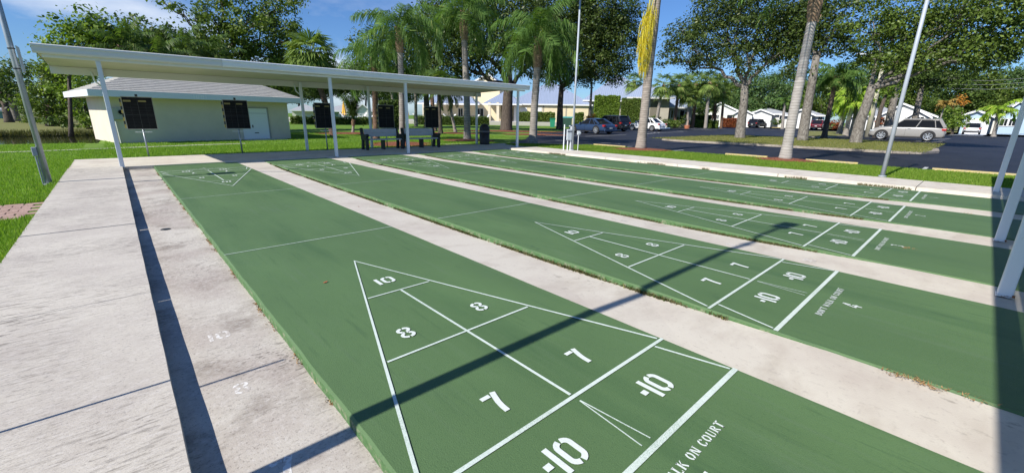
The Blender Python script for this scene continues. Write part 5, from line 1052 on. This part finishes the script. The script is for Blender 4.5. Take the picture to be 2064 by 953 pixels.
# lamp pole in the lot, wires
F = Frame(1753, dist=58); t = fthing('street_lamp', 'tapered pale concrete lamp pole with a cobra head lamp, behind the leaning tree', 'street lamp', F)
p0 = F.p(1752, 258); p1 = F.p(1780, 130); MB().tube([(p0[0], 0, -.1), (p1[0], 0, p1[1])], [.30, .13], 10).build('pole', mat('concrete_pole', (.50, .47, .36), .8, col2=(.40, .38, .28), scale=2), t, smooth=True)
p2 = F.p(1772, 112); p3 = F.p(1752, 109); MB().tube([(p1[0], 0, p1[1]-.3), (p2[0], -.1, p2[1]), (p3[0], -.2, p3[1])], .05, 6).build('arm', GALV, t)
MB().obox((p3[0]-.4, -.2, p3[1]), (.62, 0, 0), (0, .24, 0), (0, 0, .09)).build('lamp_head', mat('lamp_pale', (.7, .74, .76), .4), t, bevel=.05)
for i, (y0_, y1_, lb) in enumerate(((157, 154, 'topmost thin utility wire at the right edge'), (166, 162, 'second thin utility wire at the right edge'), (174, 172, 'third thin utility wire at the right edge'))):
    F = Frame(2010, dist=92); a = F.p(1880, y0_+4); b = F.p(2130, y1_); mid = ((a[0]+b[0])/2, (a[1]+b[1])/2-.35)
    mb = MB(); mb.tube([(a[0], 0, a[1]), (mid[0], 0, mid[1]), (b[0], 0, b[1])], .022, 5); o = mb.build('utility_wire', mat('wire_pale', (.2, .21, .2), .6)); o.location = [float(v) for v in F.o]; o.rotation_euler = (0, 0, F.rot); tag(o, lb, 'wire', 'utility wires on the right')

# ================================================================== CARS
TYRE = mat('tyre', (.012, .012, .013), .8); RIM = mat('rim', (.52, .53, .55), .3, metal=.7); CHROME = mat('chrome', (.6, .62, .64), .2, metal=.9); TAIL = mat('tail_red', (.40, .015, .012), .3); HEADL = mat('headlight', (.55, .58, .6), .15); TRIMB = mat('car_trim', (.015, .015, .017), .6)
def paint(name, c, rough=.3): m = mat(name, c, rough, coat=.35, metal=.0); return m
def car(label, loc, head, pm, kind='suv', Ln=4.7, Wd=1.88, H=1.68, wr=.36):
    """x forward, y left"""
    t = thing('parked_car', label, 'car', loc, head, 'parked cars'); hw_ = Wd/2; hl = Ln/2; suv = kind == 'suv'
    belt = H*(.645 if suv else .66); hood = belt*(.965 if suv else .88); zb = .24 if suv else .18
    deck = belt*1.02 if suv else belt*.98
    # stations: x, half width, z bottom, z top at centre line, shoulder z
    S = [(-hl, hw_*.78, zb+.14, belt*.62, belt*.56), (-hl+.05, hw_*.92, zb+.05, deck*.9, belt*.84), (-hl+.28, hw_*.98, zb, deck, belt*.93), (-hl*.45, hw_, zb, belt*1.01, belt*.95), (0, hw_, zb, belt, belt*.94), (hl*.38, hw_, zb, belt, belt*.93), (hl*.5, hw_*.99, zb, hood*1.03, belt*.90), (hl*.78, hw_*.97, zb, hood*.97, belt*.82), (hl-.16, hw_*.88, zb+.02, hood*.82, belt*.68), (hl, hw_*.66, zb+.12, hood*.58, belt*.5)]
    mb = MB(); ring = []
    for x, w_, z0, zt_, zs in S:
        half = [(0, z0), (w_*.86, z0), (w_*.985, z0+.12), (w_, z0+(zs-z0)*.5), (w_*.985, zs), (w_*.86, zs+(zt_-zs)*.75), (w_*.5, zt_), (0, zt_+.01)]
        full = half+[(-y, z) for y, z in half[-2:0:-1]]; ring.append([(x, y, z) for y, z in full])
    n = len(ring[0]); b0 = 0
    for r_ in ring: mb.v += r_
    for i in range(len(ring)-1):
        for j in range(n): a = i*n+j; b = i*n+(j+1) % n; mb.f.append((a, b, b+n, a+n)); mb.mi.append(0)
    mb.f.append(tuple(range(n))); mb.f.append(tuple((len(ring)-1)*n+j for j in range(n))[::-1]); mb.mi += [0, 0]
    body = mb.build('body', pm, t, smooth=False); md = body.modifiers.new('sub', 'SUBSURF'); md.levels = 1; md.render_levels = 2
    for p_ in body.data.polygons: p_.use_smooth = True
    # cabin
    if kind == 'suv': xb0, xb1, xt0, xt1 = -hl+.10, hl*.42, -hl+.50, hl*.10
    elif kind == 'sedan': xb0, xb1, xt0, xt1 = -hl+.55, hl*.46, -hl*.42, hl*.10
    else: xb0, xb1, xt0, xt1 = -hl+.62, hl*.30, -hl*.36, hl*.0
    zb_ = belt*.94; wt = hw_*(.80 if suv else .68); wb = hw_*.93; zt_ = H-.05
    c = {(a, b, k): None for a in (0, 1) for b in (-1, 1) for k in (0, 1)}
    for s in (-1, 1):
        c[(0, s, 0)] = (xb0, s*wb, zb_); c[(1, s, 0)] = (xb1, s*wb, zb_); c[(0, s, 1)] = (xt0, s*wt, zt_); c[(1, s, 1)] = (xt1, s*wt, zt_)
    MB().face([c[(1, -1, 0)], c[(1, 1, 0)], c[(1, 1, 1)], c[(1, -1, 1)]]).build('windshield', GLASS, t)
    MB().face([c[(0, 1, 0)], c[(0, -1, 0)], c[(0, -1, 1)], c[(0, 1, 1)]]).build('rear_window', GLASS, t)
    for s in (-1, 1): MB().face([c[(0, s, 0)], c[(1, s, 0)], c[(1, s, 1)], c[(0, s, 1)]]).build('side_window', GLASS, t)
    rf = MB(); R2 = [(xt0-.12, .80, -.035), (xt0+.1, .97, .0), ((xt0+xt1)/2, 1.0, .035), (xt1-.05, .98, .01), (xt1+.12, .9, -.035)]
    for i in range(len(R2)-1):
        for s0, s1 in ((-1, -.55), (-.55, .55), (.55, 1)):
            def q(k, s): x, w_, dz = R2[k]; return (x, s*wt*w_*1.03, zt_+dz+(.045 if abs(s) < .9 else .0))
            rf.face([q(i, s0), q(i+1, s0), q(i+1, s1), q(i, s1)])
    for s in (-1, 1): rf.face([(xt0-.12, s*wt*.83, zt_-.035), (xt0+.1, s*wt, zt_), (xt1-.05, s*wt*1.01, zt_+.01), (xt1+.12, s*wt*.93, zt_-.035), (xt1, s*wt*1.035, zt_-.06), (xt0, s*wt*1.035, zt_-.06)])
    rf.build('roof', pm, t, smooth=True)
    for s in (-1, 1):
        pl_ = MB()
        for p0, p1, w_ in ((c[(1, s, 0)], c[(1, s, 1)], .045), (c[(0, s, 0)], c[(0, s, 1)], .10 if suv else .09)): pl_.tube([p0, p1], w_, 6)
        for f, w_ in ((.5, .035), (.14 if suv else .2, .03)):
            p0 = lerp(c[(0, s, 0)], c[(1, s, 0)], f+.02); p1 = lerp(c[(0, s, 1)], c[(1, s, 1)], f); pl_.tube([p0, p1], w_, 6)
        pl_.tube([c[(0, s, 1)], c[(1, s, 1)]], .04, 6)
        pl_.build('window_frame', pm, t)
    # wheels
    for x in (hl*.63, -hl*.60):
        for s in (-1, 1):
            w_ = MB(); y0 = s*(hw_-.0); 
            def ringm(prof, nn=24):
                m_ = MB(); 
                for r_, yy in prof:
                    for j in range(nn): a = 2*math.pi*j/nn; m_.v.append((x+r_*math.cos(a), yy, wr+r_*math.sin(a)))
                for k in range(len(prof)-1):
                    for j in range(nn): p_ = k*nn+j; q_ = k*nn+(j+1) % nn; m_.f.append((p_, q_, q_+nn, p_+nn)); m_.mi.append(0)
                return m_
            arch = ringm([(0, s*(hw_+.006)), (wr*1.18, s*(hw_+.006)), (wr*1.18, s*(hw_-.15))]); arch.v = [(a, b, max(c_, zb-.02)) for a, b, c_ in arch.v]; arch.build('wheel_arch', TRIMB, t)
            wh = ringm([(wr*.68, s*(hw_+.02)), (wr*.94, s*(hw_+.025)), (wr, s*(hw_-.01)), (wr, s*(hw_-.2))]).build('wheel', TYRE, t, smooth=True)
            rm = ringm([(0, s*(hw_+.018)), (wr*.16, s*(hw_+.03)), (wr*.2, s*(hw_+.012))]); 
            for k in range(7):
                a = 2*math.pi*k/7; rm.obox((x+math.cos(a)*wr*.4, s*(hw_+.02), wr+math.sin(a)*wr*.4), (math.cos(a)*wr*.3, 0, math.sin(a)*wr*.3), (-math.sin(a)*.035, 0, math.cos(a)*.035), (0, .008, 0))
            rm2 = ringm([(wr*.62, s*(hw_+.02)), (wr*.72, s*(hw_+.028))]); off = len(rm.v); rm.v += rm2.v; rm.f += [tuple(a+off for a in f) for f in rm2.f]; rm.mi += rm2.mi
            rm.build('rim', RIM, wh)
    # lights, bumpers, plates, mirrors
    for s in (-1, 1):
        MB().obox((-hl+.12, s*hw_*.82, belt*.82), (.13, 0, 0), (0, hw_*.13, 0), (0, 0, .08 if not suv else .09)).build('taillight', TAIL, t, bevel=.03)
        MB().obox((hl-.2, s*hw_*.72, belt*.66), (.16, s*-.05, 0), (0, hw_*.14, 0), (0, 0, .06)).build('headlight', HEADL, t, bevel=.03)
        MB().obox((xb1-.15, s*(hw_+.06), belt*1.04), (.05, 0, 0), (0, .09, 0), (0, 0, .07)).build('mirror', pm, t, bevel=.02)
        MB().obox((.1, s*hw_*.985, zb+.06), (hl*.42, 0, 0), (0, .03, 0), (0, 0, .05)).build('sill', TRIMB, t)
        for xx in (-.18, .82): MB().obox((xx, s*(hw_+.004), belt*.86), (.09, 0, 0), (0, .012, 0), (0, 0, .015)).build('door_handle', CHROME if suv else pm, t)
        MB().obox((.02, s*(hw_-.001), belt*.6), (.004, 0, 0), (0, .006, 0), (0, 0, belt*.28)).build('door_gap', TRIMB, t)
    MB().obox((-hl+.02, 0, zb+.15), (.06, 0, 0), (0, hw_*.86, 0), (0, 0, .09)).build('rear_bumper', TRIMB if suv else pm, t, bevel=.03)
    MB().obox((hl-.06, 0, zb+.12), (.08, 0, 0), (0, hw_*.74, 0), (0, 0, .09)).build('front_bumper', TRIMB if suv else pm, t, bevel=.03)
    MB().obox((hl-.04, 0, belt*.55), (.05, 0, 0), (0, hw_*.45, 0), (0, 0, .08)).build('grille', TRIMB, t)
    MB().obox((-hl-.03, 0, belt*.60), (.008, 0, 0), (0, .17, 0), (0, 0, .06)).build('license_plate', mat('plate_pale', (.6, .62, .6), .5), t)
    return t
def near(px, py, z=-.02, away=.9): F = Frame(px, py, z=z); p_ = F.o+F.ey*away; return (float(p_[0]), float(p_[1]), z)
HY = math.pi/2
car('beige silver crossover parked side on at the right, tail to the right', near(1822, 283.5), HY+.03, paint('beige_paint', (.31, .30, .285)), 'suv', 4.8, 1.94, 1.79, .40)
car('dark blue sport coupe nearest the thin corner pole', near(1192, 269.5), HY-.12, paint('blue_paint', (.022, .045, .10)), 'coupe', 4.75, 1.9, 1.36, .35)
car('black crossover between the blue coupe and the white sedan', near(1228, 264.5), HY-.1, paint('black_paint', (.012, .013, .016)), 'suv', 4.6, 1.88, 1.7, .37)
car('white sedan partly hidden behind the leaning palm', near(1302, 264), HY-.05, paint('white_paint', (.82, .83, .84)), 'sedan', 4.5, 1.78, 1.5, .33)
car('black crossover with its tail towards the lot, right of the forked tree', near(1526, 258.0, away=2), -.12, paint('black_paint', (.012, .013, .016)), 'suv', 4.8, 1.95, 1.75, .38)
car('maroon crossover with its tail towards the lot, behind a grey trunk', near(1651, 262, away=2), -.05, paint('maroon_paint', (.11, .008, .018)), 'suv', 4.6, 1.88, 1.7, .37)
F = Frame(1966, dist=91); car('small silver car in the driveway of the pale blue house', tuple(float(v) for v in F.o), F.rot+HY, paint('silver_paint', (.5, .51, .52)), 'suv', 4.3, 1.8, 1.6, .34)
